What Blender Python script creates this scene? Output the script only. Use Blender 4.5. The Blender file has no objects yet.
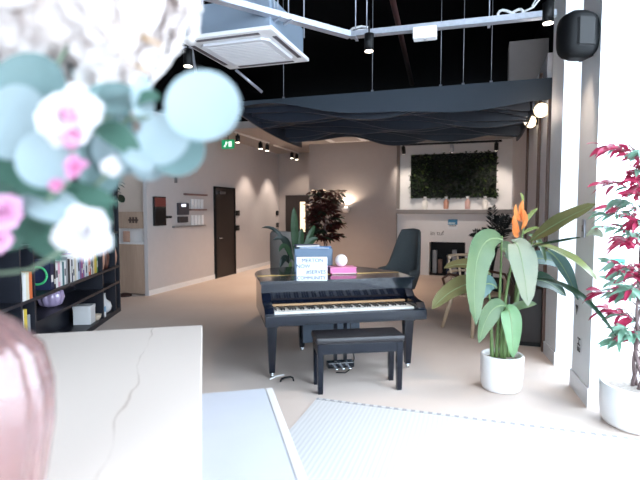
import bpy, bmesh, math, random
from mathutils import Vector, Matrix

random.seed(7)
R = math.radians
C = bpy.context.scene.collection
sc = bpy.context.scene

# ------------------------------------------------------------------ camera
F_PX, CAM_H, PITCH, YAW = 486.0, 1.44, math.atan(30 / 486.0), R(18.1)


def cam_frame(x, y, z):
    """metres right of / ahead of the standpoint, turned into room axes"""
    ca, sa = math.cos(YAW), math.sin(YAW)
    return Vector((ca * x - sa * y, sa * x + ca * y, z))


def at(px, py, d):
    """photo pixel at level distance d ahead of the standpoint -> room point"""
    dx, dz = (px - 320) / F_PX, (240 - py) / F_PX
    c, s = math.cos(PITCH), math.sin(PITCH)
    ry, rz = c + s * dz, -s + c * dz
    k = d / ry
    return cam_frame(dx * k, d, CAM_H + rz * k)


def on_level(px, py, z):
    """photo pixel -> point on the level plane at height z"""
    o = Vector((0, 0, CAM_H))
    r = at(px, py, 1.0) - o
    return o + r * ((z - CAM_H) / r.z)


def turned(p, q, z, deg):
    """point in a frame turned by deg about the standpoint"""
    a = R(deg)
    return Vector((math.cos(a) * p - math.sin(a) * q, math.sin(a) * p + math.cos(a) * q, z))


# ------------------------------------------------------------------ materials
def hexc(r, g, b):
    def f(v):
        v /= 255.0
        return v / 12.92 if v <= 0.04045 else ((v + 0.055) / 1.055) ** 2.4
    return (f(r), f(g), f(b), 1)


MATS = {}


def mat(name, col, rough=0.6, metal=0.0, col2=None, scale=8.0, bump=0.0, bscale=40.0, spec=0.5, emit=None, estr=0.0,
        trans=0.0, coat=0.0, sss=0.0, stretch=None):
    if name in MATS:
        return MATS[name]
    m = bpy.data.materials.new(name)
    m.use_nodes = True
    nt = m.node_tree
    b = nt.nodes['Principled BSDF']
    b.inputs['Roughness'].default_value = rough
    b.inputs['Metallic'].default_value = metal
    b.inputs['Specular IOR Level'].default_value = spec
    b.inputs['Transmission Weight'].default_value = trans
    b.inputs['Coat Weight'].default_value = coat
    if coat:
        b.inputs['Coat Roughness'].default_value = 0.03
    tc = nt.nodes.new('ShaderNodeTexCoord')
    src = tc.outputs['Object']
    if stretch:
        mp = nt.nodes.new('ShaderNodeMapping')
        mp.inputs['Scale'].default_value = stretch
        nt.links.new(src, mp.inputs['Vector'])
        src = mp.outputs['Vector']
    nz = nt.nodes.new('ShaderNodeTexNoise')
    nz.inputs['Scale'].default_value = scale
    nz.inputs['Detail'].default_value = 4
    nt.links.new(src, nz.inputs['Vector'])
    mx = nt.nodes.new('ShaderNodeMix')
    mx.data_type = 'RGBA'
    if col2 is None:
        col2 = tuple(min(1, c * 0.92) for c in col[:3]) + (1,)
    mx.inputs['A'].default_value = col
    mx.inputs['B'].default_value = col2
    nt.links.new(nz.outputs['Fac'], mx.inputs['Factor'])
    nt.links.new(mx.outputs['Result'], b.inputs['Base Color'])
    if bump:
        n2 = nt.nodes.new('ShaderNodeTexNoise')
        n2.inputs['Scale'].default_value = bscale
        nt.links.new(src, n2.inputs['Vector'])
        bp = nt.nodes.new('ShaderNodeBump')
        bp.inputs['Strength'].default_value = bump
        bp.inputs['Distance'].default_value = 0.01
        nt.links.new(n2.outputs['Fac'], bp.inputs['Height'])
        nt.links.new(bp.outputs['Normal'], b.inputs['Normal'])
    if emit:
        b.inputs['Emission Color'].default_value = emit
        b.inputs['Emission Strength'].default_value = estr
    MATS[name] = m
    return m


def glass_mat(name, tint=(1, 1, 1, 1), gloss=0.06):
    m = bpy.data.materials.new(name)
    m.use_nodes = True
    nt = m.node_tree
    nt.nodes.remove(nt.nodes['Principled BSDF'])
    out = nt.nodes['Material Output']
    t = nt.nodes.new('ShaderNodeBsdfTransparent')
    t.inputs['Color'].default_value = tint
    g = nt.nodes.new('ShaderNodeBsdfGlossy')
    g.inputs['Roughness'].default_value = 0.02
    mx = nt.nodes.new('ShaderNodeMixShader')
    mx.inputs[0].default_value = gloss
    nt.links.new(t.outputs[0], mx.inputs[1])
    nt.links.new(g.outputs[0], mx.inputs[2])
    nt.links.new(mx.outputs[0], out.inputs['Surface'])
    MATS[name] = m
    return m


def leaf_mat(name, c1, c2, scale=6.0, rough=0.4, stretch=(1, 1, 1), through=0.25):
    m = mat(name, c1, rough, col2=c2, scale=scale, stretch=stretch, spec=0.4)
    nt = m.node_tree
    b = nt.nodes['Principled BSDF']
    out = nt.nodes['Material Output']
    tr = nt.nodes.new('ShaderNodeBsdfTranslucent')
    mx = nt.nodes.new('ShaderNodeMixShader')
    mx.inputs[0].default_value = through
    src = [l for l in nt.links if l.to_socket == b.inputs['Base Color']][0].from_socket
    nt.links.new(src, tr.inputs['Color'])
    nt.links.new(b.outputs[0], mx.inputs[1])
    nt.links.new(tr.outputs[0], mx.inputs[2])
    nt.links.new(mx.outputs[0], out.inputs['Surface'])
    return m


# ------------------------------------------------------------------ mesh builder
class MB:
    def __init__(self):
        self.bm = bmesh.new()

    def box(self, x0, x1, y0, y1, z0, z1, bev=0.0, rot=None, piv=None):
        vs = [self.bm.verts.new((x, y, z)) for x in (x0, x1) for y in (y0, y1) for z in (z0, z1)]
        fs = []
        for q in ((0, 1, 3, 2), (4, 6, 7, 5), (0, 4, 5, 1), (2, 3, 7, 6), (0, 2, 6, 4), (1, 5, 7, 3)):
            fs.append(self.bm.faces.new([vs[i] for i in q]))
        if rot is not None:
            p = Vector(piv) if piv else Vector(((x0 + x1) / 2, (y0 + y1) / 2, (z0 + z1) / 2))
            for v in vs:
                v.co = rot @ (v.co - p) + p
        if bev:
            es = list({e for f in fs for e in f.edges})
            bmesh.ops.bevel(self.bm, geom=es, offset=bev, segments=2, affect='EDGES', profile=0.6)
        return self

    def rings(self, rings, cap=True, smooth=True):
        prev = None
        first = None
        for ring in rings:
            cur = [self.bm.verts.new(p) for p in ring]
            if prev:
                n = len(cur)
                for i in range(n):
                    f = self.bm.faces.new((prev[i], prev[(i + 1) % n], cur[(i + 1) % n], cur[i]))
                    f.smooth = smooth
            else:
                first = cur
            prev = cur
        if cap:
            try:
                self.bm.faces.new(list(reversed(first)))
                self.bm.faces.new(prev)
            except ValueError:
                pass
        return self

    def lathe(self, prof, n=32, ctr=(0, 0, 0), cap=True, rib=None):
        rr = []
        for (r, z) in prof:
            ring = []
            for i in range(n):
                a = 2 * math.pi * i / n
                k = r * (1 + (rib[1] * abs(math.cos(a * rib[0] / 2)) - rib[1] if rib else 0))
                ring.append((ctr[0] + k * math.cos(a), ctr[1] + k * math.sin(a), ctr[2] + z))
            rr.append(ring)
        return self.rings(rr, cap)

    def tube(self, pts, rad, n=8):
        pts = [Vector(p) for p in pts]
        rads = rad if isinstance(rad, (list, tuple)) else [rad] * len(pts)
        rr = []
        up = Vector((0, 0, 1))
        last = None
        for i, p in enumerate(pts):
            t = (pts[min(i + 1, len(pts) - 1)] - pts[max(i - 1, 0)]).normalized()
            if last is None:
                a = t.cross(up)
                if a.length < 1e-3:
                    a = t.cross(Vector((1, 0, 0)))
                a.normalize()
            else:
                a = (last - t * last.dot(t)).normalized()
            last = a
            b = t.cross(a)
            rr.append([p + (a * math.cos(2 * math.pi * k / n) + b * math.sin(2 * math.pi * k / n)) * rads[i] for k in range(n)])
        return self.rings(rr)

    def ball(self, c, r, sx=1, sy=1, sz=1, u=20, v=12):
        m = Matrix.Translation(Vector(c)) @ Matrix.Diagonal((sx, sy, sz, 1))
        g = bmesh.ops.create_uvsphere(self.bm, u_segments=u, v_segments=v, radius=r, matrix=m)
        for vv in g['verts']:
            for f in vv.link_faces:
                f.smooth = True
        return self

    def prism(self, poly, z0, z1, bev=0.0):
        lo = [self.bm.verts.new((x, y, z0)) for x, y in poly]
        hi = [self.bm.verts.new((x, y, z1)) for x, y in poly]
        n = len(poly)
        fs = [self.bm.faces.new(list(reversed(lo))), self.bm.faces.new(hi)]
        for i in range(n):
            fs.append(self.bm.faces.new((lo[i], lo[(i + 1) % n], hi[(i + 1) % n], hi[i])))
        if bev:
            es = [e for e in fs[1].edges] + [e for e in fs[0].edges]
            bmesh.ops.bevel(self.bm, geom=es, offset=bev, segments=2, affect='EDGES')
        return self

    def leaf(self, base, ctrl, tip, width, nrm=(0, 0, 1), seg=8, fold=0.25, wave=0.0, peak=0.45, blunt=0.55):
        """a blade along a bent midrib, cupped about it"""
        b, c, t = Vector(base), Vector(ctrl), Vector(tip)
        N = Vector(nrm)
        rows = []
        ph = random.random() * 6
        for i in range(seg + 1):
            s = i / seg
            p = b * (1 - s) ** 2 + c * 2 * s * (1 - s) + t * s * s
            d = ((c - b) * (1 - s) + (t - c) * s)
            if d.length < 1e-6:
                d = t - b
            d.normalize()
            side = d.cross(N)
            if side.length < 1e-4:
                side = d.cross(Vector((1, 0.2, 0)))
            side.normalize()
            up = side.cross(d)
            if s < peak:
                w = math.sin(s / peak * math.pi / 2) ** 0.8
            else:
                w = math.cos((s - peak) / (1 - peak) * math.pi / 2) ** blunt
            w = max(w, 0.02) * width / 2
            row = []
            for k in (-1, -0.5, 0, 0.5, 1):
                wv = wave * width * math.sin(ph + s * 14 + k * 2) * abs(k)
                row.append(self.bm.verts.new(p + side * (k * w) + up * (abs(k) * w * fold + wv)))
            rows.append(row)
        for i in range(seg):
            for k in range(4):
                f = self.bm.faces.new((rows[i][k], rows[i][k + 1], rows[i + 1][k + 1], rows[i + 1][k]))
                f.smooth = True
        return self

    def disc(self, c, nrm, r, cup=0.15, n=18, oval=1.0, turn=0.0):
        """a round cupped leaf"""
        N = Vector(nrm).normalized()
        a = N.cross(Vector((0, 0, 1)))
        if a.length < 1e-3:
            a = Vector((1, 0, 0))
        a.normalize()
        b = N.cross(a)
        a, b = a * math.cos(turn) + b * math.sin(turn), b * math.cos(turn) - a * math.sin(turn)
        c = Vector(c)
        rings = []
        cen = self.bm.verts.new(c - N * cup * r)
        prev = None
        for k in (0.4, 0.75, 1.0):
            ring = [self.bm.verts.new(c + (a * math.cos(2 * math.pi * i / n) * oval + b * math.sin(2 * math.pi * i / n)) * r * k - N * cup * r * (1 - k * k)) for i in range(n)]
            for i in range(n):
                if prev is None:
                    f = self.bm.faces.new((cen, ring[i], ring[(i + 1) % n]))
                else:
                    f = self.bm.faces.new((prev[i], ring[i], ring[(i + 1) % n], prev[(i + 1) % n]))
                f.smooth = True
            prev = ring
        return self

    def build(self, name, m, parent=None, loc=None, rotz=0.0, normals=True):
        if normals:
            bmesh.ops.recalc_face_normals(self.bm, faces=self.bm.faces)
        me = bpy.data.meshes.new(name)
        self.bm.to_mesh(me)
        self.bm.free()
        me.materials.append(m)
        o = bpy.data.objects.new(name, me)
        C.objects.link(o)
        if parent:
            o.parent = parent
        if loc is not None:
            o.location = loc
        o.rotation_euler = (0, 0, rotz)
        return o


def tag(o, label=None, cat=None, group=None, kind=None):
    if label:
        o['label'] = label
    if cat:
        o['category'] = cat
    if group:
        o['group'] = group
    if kind:
        o['kind'] = kind
    return o


def thing(name, label, cat, loc=(0, 0, 0), rotz=0.0, group=None):
    o = bpy.data.objects.new(name, None)
    o.empty_display_size = 0.1
    C.objects.link(o)
    o.location = loc
    o.rotation_euler = (0, 0, rotz)
    return tag(o, label, cat, group)


def copy_tree(o, parent=None):
    c = o.copy()
    C.objects.link(c)
    if parent:
        c.parent = parent
    for ch in list(o.children):
        copy_tree(ch, c)
    return c


def struct(name, mb, m):
    return tag(mb.build(name, m), kind='structure')


def text(name, body, size, m, parent, loc, rot, ext=0.001, align='CENTER'):
    cu = bpy.data.curves.new(name, 'FONT')
    cu.body = body
    cu.size = size
    cu.extrude = ext
    cu.align_x = align
    cu.align_y = 'CENTER'
    tmp = bpy.data.objects.new(name + '_tmp', cu)
    C.objects.link(tmp)
    bpy.context.view_layer.update()
    me = bpy.data.meshes.new_from_object(tmp.evaluated_get(bpy.context.evaluated_depsgraph_get()))
    bpy.data.objects.remove(tmp)
    o = bpy.data.objects.new(name, me)
    me.materials.clear()
    me.materials.append(m)
    C.objects.link(o)
    o.parent = parent
    o.location = loc
    o.rotation_euler = rot
    return o


# palette ---------------------------------------------------------------
white_paint = mat('white_paint', hexc(236, 233, 232), 0.6, bump=0.02, bscale=60)
plaster = mat('plaster', hexc(196, 189, 188), 0.75, bump=0.03, bscale=50)
taupe = mat('taupe_plaster', hexc(166, 157, 153), 0.75, bump=0.03, bscale=50)
black_ceiling = mat('black_ceiling', hexc(14, 13, 15), 0.95, spec=0.1)
grey_clad = mat('grey_cladding', hexc(226, 225, 230), 0.6, col2=hexc(214, 213, 219), scale=3)
pillar_grey = mat('pillar_grey', hexc(228, 230, 234), 0.55)
brown_wood = mat('brown_wood', hexc(96, 62, 46), 0.5, col2=hexc(70, 44, 34), scale=6, stretch=(6, 6, 0.6))
pale_wood = mat('pale_wood', hexc(196, 170, 150), 0.55, col2=hexc(172, 144, 124), scale=4, stretch=(8, 8, 0.8))
black_wood = mat('black_wood', hexc(24, 26, 34), 0.45, col2=hexc(32, 34, 44), scale=5)
lacquer = mat('black_lacquer', hexc(10, 15, 25), 0.14, col2=hexc(14, 20, 34), spec=0.45, coat=0.25)
lacquer_satin = mat('black_satin', hexc(10, 16, 29), 0.22, spec=0.35, coat=0.15)
brass = mat('brass', hexc(196, 160, 96), 0.3, 1.0)
chrome = mat('chrome', hexc(205, 207, 212), 0.2, 1.0)
galv = mat('galvanised_steel', hexc(196, 200, 210), 0.42, 0.55, col2=hexc(160, 164, 176), scale=30)
ivory = mat('ivory_key', hexc(242, 240, 236), 0.25)
ebony = mat('ebony_key', hexc(12, 12, 14), 0.3)
reflection_tan = mat('tan_reflection', hexc(176, 140, 104), 0.8)  # tan of the reflection painted in below the fallboard
leatherette = mat('black_leatherette', hexc(34, 32, 36), 0.4, bump=0.08, bscale=120)
matte_black = mat('matte_black', hexc(12, 12, 14), 0.55, spec=0.3)
dark_door = mat('dark_brown_door', hexc(44, 34, 32), 0.5, col2=hexc(36, 28, 26), scale=4, stretch=(6, 6, 0.6))
grey_fabric = mat('charcoal_fabric', hexc(92, 99, 102), 0.9, bump=0.2, bscale=200, col2=hexc(78, 85, 88), scale=60)
grey_fabric_pale = mat('grey_fabric', hexc(150, 144, 140), 0.9, bump=0.2, bscale=200, col2=hexc(130, 124, 120), scale=60)
navy_felt = mat('navy_felt', hexc(40, 47, 60), 0.45, col2=hexc(33, 39, 51), scale=10)
fascia_blue = mat('slate_blue_board', hexc(44, 54, 65), 0.7)
white_ceramic = mat('white_ceramic', hexc(232, 231, 231), 0.35, bump=0.03, bscale=30)
soil = mat('pebble_soil', hexc(196, 186, 178), 0.9, col2=hexc(110, 98, 88), scale=60, bump=0.6, bscale=70)
stem_green = mat('stem_green', hexc(110, 134, 78), 0.5, col2=hexc(84, 110, 62), scale=8)
bark = mat('twisted_bark', hexc(128, 108, 106), 0.8, col2=hexc(88, 72, 72), scale=20, bump=0.4)
plastic_white = mat('white_plastic', hexc(238, 238, 240), 0.4)
screen_dark = mat('dark_screen', hexc(22, 22, 26), 0.2)
win_glass = glass_mat('window_glass')
lamp_glow = mat('lamp_glow', hexc(255, 240, 214), 0.4, emit=hexc(255, 228, 186), estr=3.0)
bulb_glow = mat('bulb_glow', hexc(255, 250, 240), 0.4, emit=hexc(255, 240, 220), estr=8.0)

# ------------------------------------------------------------------ floor
fm = bpy.data.materials.new('carpet_floor')
fm.use_nodes = True
nt = fm.node_tree
pb = nt.nodes['Principled BSDF']
pb.inputs['Roughness'].default_value = 0.7
pb.inputs['Specular IOR Level'].default_value = 0.25
tc = nt.nodes.new('ShaderNodeTexCoord')
n1 = nt.nodes.new('ShaderNodeTexNoise')
n1.inputs['Scale'].default_value = 1.2
n1.inputs['Detail'].default_value = 5
n2 = nt.nodes.new('ShaderNodeTexNoise')
n2.inputs['Scale'].default_value = 90
mx = nt.nodes.new('ShaderNodeMix')
mx.data_type = 'RGBA'
mx.inputs['A'].default_value = hexc(222, 208, 199)
mx.inputs['B'].default_value = hexc(206, 188, 177)
mx2 = nt.nodes.new('ShaderNodeMix')
mx2.data_type = 'RGBA'
mx2.blend_type = 'MULTIPLY'
mx2.inputs['Factor'].default_value = 0.25
nt.links.new(tc.outputs['Object'], n1.inputs['Vector'])
nt.links.new(tc.outputs['Object'], n2.inputs['Vector'])
nt.links.new(n1.outputs['Fac'], mx.inputs['Factor'])
nt.links.new(mx.outputs['Result'], mx2.inputs['A'])
nt.links.new(n2.outputs['Color'], mx2.inputs['B'])
nt.links.new(mx.outputs['Result'], pb.inputs['Base Color'])
bp = nt.nodes.new('ShaderNodeBump')
bp.inputs['Strength'].default_value = 0.15
bp.inputs['Distance'].default_value = 0.003
nt.links.new(n2.outputs['Fac'], bp.inputs['Height'])
nt.links.new(bp.outputs['Normal'], pb.inputs['Normal'])
struct('floor', MB().box(-7.6, 1.75, -3.6, 14.0, -0.1, 0.0), fm)

# ribbed entrance mat set into the floor in front of the piano
rm = bpy.data.materials.new('ribbed_mat')
rm.use_nodes = True
nt = rm.node_tree
pb = nt.nodes['Principled BSDF']
pb.inputs['Roughness'].default_value = 0.8
tc = nt.nodes.new('ShaderNodeTexCoord')
wv = nt.nodes.new('ShaderNodeTexWave')
wv.wave_type = 'BANDS'
wv.bands_direction = 'X'
wv.inputs['Scale'].default_value = 10.2
wv.inputs['Distortion'].default_value = 0.6
wv.inputs['Detail'].default_value = 1
mx = nt.nodes.new('ShaderNodeMix')
mx.data_type = 'RGBA'
mx.inputs['A'].default_value = hexc(200, 198, 198)
mx.inputs['B'].default_value = hexc(208, 206, 206)
nt.links.new(tc.outputs['Object'], wv.inputs['Vector'])
nt.links.new(wv.outputs['Fac'], mx.inputs['Factor'])
nt.links.new(mx.outputs['Result'], pb.inputs['Base Color'])
bp = nt.nodes.new('ShaderNodeBump')
bp.inputs["Strength"].default_value = 0.12
bp.inputs['Distance'].default_value = 0.006
nt.links.new(wv.outputs['Fac'], bp.inputs['Height'])
nt.links.new(bp.outputs['Normal'], pb.inputs['Normal'])
em = thing('entrance_mat', 'pale ribbed entrance mat laid across the floor before the piano', 'mat', (0, 0, 0))
MB().box(-1.15, 1.6, -1.5, 3.42, 0.0, 0.006).build('ribbed_pile', rm, em)
dm_ = mat('mat_edge', hexc(206, 204, 206), 0.7)
nt = dm_.node_tree
wv = nt.nodes.new('ShaderNodeTexWave')
wv.bands_direction = 'X'
wv.inputs['Scale'].default_value = 5.2
tc = nt.nodes.new('ShaderNodeTexCoord')
cr_ = nt.nodes.new('ShaderNodeValToRGB')
cr_.color_ramp.interpolation = 'CONSTANT'
cr_.color_ramp.elements[0].color = hexc(160, 158, 162)
cr_.color_ramp.elements[1].position = 0.5
cr_.color_ramp.elements[1].color = hexc(206, 203, 203)
nt.links.new(tc.outputs['Object'], wv.inputs['Vector'])
nt.links.new(wv.outputs['Fac'], cr_.inputs['Fac'])
nt.links.new(cr_.outputs['Color'], nt.nodes['Principled BSDF'].inputs['Base Color'])
MB().box(-1.15, 1.6, 3.421, 3.45, 0.0, 0.007).build('dotted_edge', dm_, em)

# ------------------------------------------------------------------ walls and ceiling
CEIL = 4.3
struct('ceiling', MB().box(-7.6, 1.75, -3.6, 14.0, CEIL, CEIL + 0.1), black_ceiling)
struct('ceiling_back', MB().box(-5.25, 0.66, 8.35, 12.4, 2.97, 3.1), taupe)
struct('wall_upper_pillar', MB().box(0.80, 0.95, 5.30, 5.745, 2.53, CEIL), black_ceiling)
struct('wall_upper_right', MB().box(0.82, 0.95, 5.745, 13.95, 3.1, CEIL), black_ceiling)
struct('wall_corridor', MB().box(-5.32, -5.25, 6.80, 12.6, 0, 3.1), plaster)
struct('wall_upper_corridor', MB().box(-5.32, -5.25, 6.80, 13.95, 3.1, CEIL), black_ceiling)
struct('wall_upper_back', MB().box(-5.25, 1.0, 13.95, 14.05, 0, CEIL), black_ceiling)
struct('wall_reception', MB().box(-7.6, -5.32, 6.95, 7.1, 0, CEIL), mat('beige_plaster', hexc(222, 204, 190), 0.7, bump=0.02))
struct('wall_left', MB().box(-7.7, -7.6, -3.6, 7.1, 0, CEIL), plaster)
struct('wall_end', MB().box(-5.25, -3.7, 12.4, 12.6, 0, 3.1), taupe)
struct('wall_middle', MB().box(-3.8, -1.75, 10.8, 11.45, 0, 3.1), taupe)
struct('wall_corridor_inner', MB().box(-3.8, -3.7, 11.45, 12.4, 0, 3.1), taupe)
struct('wall_niche', MB().box(-1.75, 0.66, 11.3, 11.45, 0, 3.1), white_paint)
rw = MB().box(0.66, 0.95, 5.30, 5.745, 0, 2.53).box(0.66, 0.95, 5.745, 11.45, 0, 3.1)
struct('wall_right', rw, grey_clad)
tr = MB().box(-5.25, -5.235, 6.80, 8.94, 0, 0.09).box(-5.25, -5.235, 9.81, 12.4, 0, 0.09)
struct('baseboard_corridor', tr, white_paint)
for i, b in enumerate((5.32, 6.16, 7.62)):
    struct('trim_%d' % (i + 1), MB().box(0.63, 0.66, b, b + 0.06, 0, 3.0 if i else 2.53), brown_wood)
struct('trim_4', MB().box(0.33, 0.80, 6.9, 7.2, 3.0, 3.62), mat('upper_box_paint', hexc(170, 160, 156), 0.8))

# corridor doors
d1 = tag(MB().box(-5.25, -5.22, 8.97, 9.78, 0.0, 1.90).build('door_1', dark_door), kind='structure')
MB().box(-5.25, -5.20, 8.94, 8.97, 0, 1.93).box(-5.25, -5.20, 9.78, 9.81, 0, 1.93).box(-5.25, -5.20, 8.94, 9.81, 1.90, 1.93).build('door_frame', matte_black, d1)
MB().box(-5.22, -5.15, 9.06, 9.28, 1.77, 1.84, 0.01).build('door_closer', chrome, d1)
MB().tube([(-5.22, 9.06, 0.85), (-5.17, 9.06, 0.85), (-5.17, 9.18, 0.85)], 0.012).build('door_handle', chrome, d1)
d2 = tag(MB().box(-5.03, -4.10, 12.36, 12.4, 0, 1.84).build('door_2', dark_door), kind='structure')
MB().box(-4.60, -4.46, 12.345, 12.36, 0.85, 1.66).build('door_pane', mat('lit_pane', hexc(240, 226, 206), 0.3, emit=hexc(255, 226, 190), estr=1.2), d2)

# facade: deep glazed fins on the window side
p1 = MB().prism([(0.75, 4.37), (0.79, 3.92), (0.88, 4.10), (0.95, 4.37)], 0, CEIL)
struct('pillar_near', p1, pillar_grey)
struct('baseboard_pillar_near', MB().prism([(0.735, 4.38), (0.775, 3.895), (0.89, 4.08), (0.885, 4.10), (0.79, 3.92), (0.75, 4.37)], 0, 0.14), pillar_grey)
struct('pillar_far', MB().prism([(0.655, 5.30), (0.70, 4.9), (0.86, 4.93), (0.95, 5.30)], 0, CEIL), pillar_grey)
struct('baseboard_pillar_far', MB().prism([(0.642, 5.30), (0.688, 4.885), (0.70, 4.9), (0.655, 5.30)], 0, 0.12), pillar_grey)


def window(n, x0, x1, y0, y1, along_x):
    fr = mat('window_frame_paint', hexc(206, 210, 216), 0.5)
    t = 0.025
    mb = MB()
    if along_x:
        y = y0
        mb.box(x0, x0 + 0.05, y - t, y + t, 0, CEIL).box(x1 - 0.05, x1, y - t, y + t, 0, CEIL)
        mb.box(x0, x1, y - t, y + t, 0, 0.05).box(x0, x1, y - t, y + t, CEIL - 0.06, CEIL)
    else:
        x = x0
        mb.box(x - t, x + t, y0, y0 + 0.05, 0, CEIL).box(x - t, x + t, y1 - 0.05, y1, 0, CEIL)
        mb.box(x - t, x + t, y0, y1, 0, 0.05).box(x - t, x + t, y0, y1, CEIL - 0.06, CEIL)
    w = tag(mb.build('window_%d' % n, fr), kind='structure')
    g = MB()
    if along_x:
        g.box(x0 + 0.05, x1 - 0.05, y0 - 0.004, y0 + 0.004, 0.05, CEIL - 0.06)
    else:
        g.box(x0 - 0.004, x0 + 0.004, y0 + 0.05, y1 - 0.05, 0.05, CEIL - 0.06)
    g.build('window_pane', win_glass, w)
    return w


window(1, 0.92, 0.92, 4.38, 4.92, False)
window(2, 0.95, 1.75, 4.40, 4.40, True)
window(3, 1.72, 1.72, 1.0, 4.38, False)
window(4, 1.72, 1.72, -1.0, 1.0, False)
struct('wall_side_light_block', MB().box(1.70, 1.75, -3.6, -1.0, 0, CEIL), plaster)  # unseen wall in place of glazing, added to cut daylight on the foreground
struct('wall_rear_light_block', MB().box(-7.6, -1.2, -3.6, -3.5, 0, CEIL), plaster)  # unseen solid part, added to dim the daylight on table and flowers
window(5, -1.2, 1.70, -3.55, -3.55, True)
struct('ground_outside', MB().box(-30, 30, -30, 30, -0.3, -0.12), mat('pale_paving', hexc(225, 225, 225), 0.8))

# ------------------------------------------------------------------ signs, switches on the pillar
sgn = thing('pillar_sign', 'small black sign lettering on the grey window pillar', 'sign', (0.764, 4.18, 0.39), 0)
ang = math.atan2(0.45, -0.04)
rot_face = (R(90), 0, R(-90) + (ang - R(90)))
MB().box(-0.001, 0.0, -0.05, 0.05, -0.07, 0.07).build('sign_film', pillar_grey, sgn, rotz=ang - R(90))
text('sign_letters', 'EH', 0.1, matte_black, sgn, (-0.004, 0, 0), (R(90), R(-90), rot_face[2]))
arw = MB()
arw.prism([(-0.03, 0.03), (0.03, 0.03), (0, -0.045)], 0, 0.002)
ao = arw.build('arrow_sticker', matte_black)
ao.location = (0.7505, 4.25, 0.66)
ao.rotation_euler = rot_face
tag(ao, 'black triangle sticker on the grey window pillar above the lettering', 'sticker')
sw = thing('switch_plate', 'narrow steel switch plate high on the grey window pillar', 'switch', (0.768, 4.16, 1.30), ang - R(90))
MB().box(-0.012, -0.001, -0.035, 0.035, -0.07, 0.07, 0.004).build('plate', galv, sw)
MB().box(-0.017, -0.012, -0.012, 0.012, -0.025, 0.025, 0.002).build('rocker', mat('grey_rocker', hexc(120, 116, 118), 0.5), sw)
es = thing('window_exit_sign', 'small green exit sign stuck on the window beside the red plant', 'sign', (1.045, 4.385, 1.0), 0)
MB().box(-0.06, 0.06, -0.006, 0.0, -0.055, 0.055, 0.004).build('sign_panel', mat('exit_green_pale', hexc(70, 190, 160), 0.4), es)
MB().box(-0.03, 0.035, -0.008, -0.006, -0.03, 0.02).build('sign_pictogram', plastic_white, es)

# ------------------------------------------------------------------ wall speaker
sp = thing('wall_speaker', 'black loudspeaker on a bracket high on the window pillar', 'speaker', (0.645, 3.99, 2.69), R(24))
b = MB()
rings = []
for i in range(17):
    v = -1 + 2 * i / 16
    k = (1 - abs(v) ** 4) ** 0.35 if abs(v) < 1 else 0.0
    k = max(k, 0.45)
    ring = []
    for j in range(28):
        t = 2 * math.pi * j / 28
        cx_, sy_ = math.cos(t), math.sin(t)
        ring.append((0.135 * k * math.copysign(abs(cx_) ** 0.65, cx_), -0.01 + 0.105 * k * math.copysign(abs(sy_) ** 0.65, sy_), 0.165 * v))
    rings.append(ring)
b.rings(rings)
b.build('cabinet', mat('speaker_black', hexc(9, 10, 12), 0.6, spec=0.2), sp)
g = MB()
g.prism([(-0.105, -0.075), (-0.055, -0.122), (0.055, -0.122), (0.105, -0.075)], -0.10, 0.10, 0.01)
g.build('grille', matte_black, sp)
MB().tube([(0.02, 0.08, 0), (0.06, 0.12, 0), (0.11, 0.06, 0)], 0.022).build('bracket', matte_black, sp)
MB().box(0.11, 0.125, -0.02, 0.14, -0.14, 0.14, 0.01).build('wall_plate', matte_black, sp)

# ------------------------------------------------------------------ wave canopy
cp = thing('wave_canopy', 'slate blue suspended canopy of wavy felt baffles above the piano', 'canopy', (0, 0, 0))
A0, A1, NB = -3.0, 0.52, 12


def wavy_board(name, m, y, x0, x1, j, z1, parent):
    n = 70
    rings = []
    th = 0.016
    for i in range(n + 1):
        x = x0 + (x1 - x0) * i / n
        s = (x - A0) / (A1 - A0)
        f = j / NB
        z = (2.72 - 0.19 * s) * (1 - f) + (2.61 - 0.05 * s + 0.09 * math.exp(-((s - 0.27) / 0.13) ** 2)) * f + 0.06 * math.sin(s * 7.0 + 0.5 + j * 1.15) + 0.03 * math.sin(s * 13 - j * 1.7)
        yy = y + (0.05 * math.sin(s * 7 + j) if j else 0.0)
        rings.append([(x, yy - th, z), (x, yy + th, z), (x, yy + th, z1), (x, yy - th, z1)])
    return MB().rings(rings, smooth=False).build(name, m, parent)


wavy_board('fascia', fascia_blue, 5.72, -3.9, 0.80, 0, 2.83, cp)
for j in range(1, NB + 1):
    wavy_board('baffle', navy_felt, 5.74 + j * 0.2, A0, A1, j, 2.80, cp)
for x in (A0 - 0.02, A1):
    s0 = 0.0 if x < 0 else 1.0
    zf = 2.72 - 0.19 * s0 - 0.02
    zb = 2.60 - 0.04 * s0 - 0.06
    ring = []
    for i in range(25):
        f = i / 24
        yy = 5.735 + f * 2.42
        zz_ = zf * (1 - f) + zb * f - 0.05 * math.sin(f * math.pi)
        ring.append([(x, yy, zz_), (x + 0.02, yy, zz_), (x + 0.02, yy, 2.80), (x, yy, 2.80)])
    MB().rings(ring, smooth=False).build('side_board', navy_felt, cp)
# suspension wires with clips
for i, x in enumerate((-2.4, -1.25, -0.45, -0.2, 0.1)):
    w = thing('suspension_wire', '%s thin suspension wire holding the canopy fascia, counted from the corridor side' % ('first', 'second', 'third', 'fourth', 'fifth')[i], 'wire', (x, 5.85, 2.83), 0, 'canopy suspension wires')
    MB().tube([(0, 0, 0), (0, 0, CEIL - 2.83)], 0.004, 6).build('wire', galv, w)
    MB().tube([(0, 0, 0), (0, 0, 0.05)], 0.016, 8).build('clip', galv, w)
MB().box(-3.0, 0.52, 5.75, 8.3, 2.80, 2.82).build('top_panel', navy_felt, cp)

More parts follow.
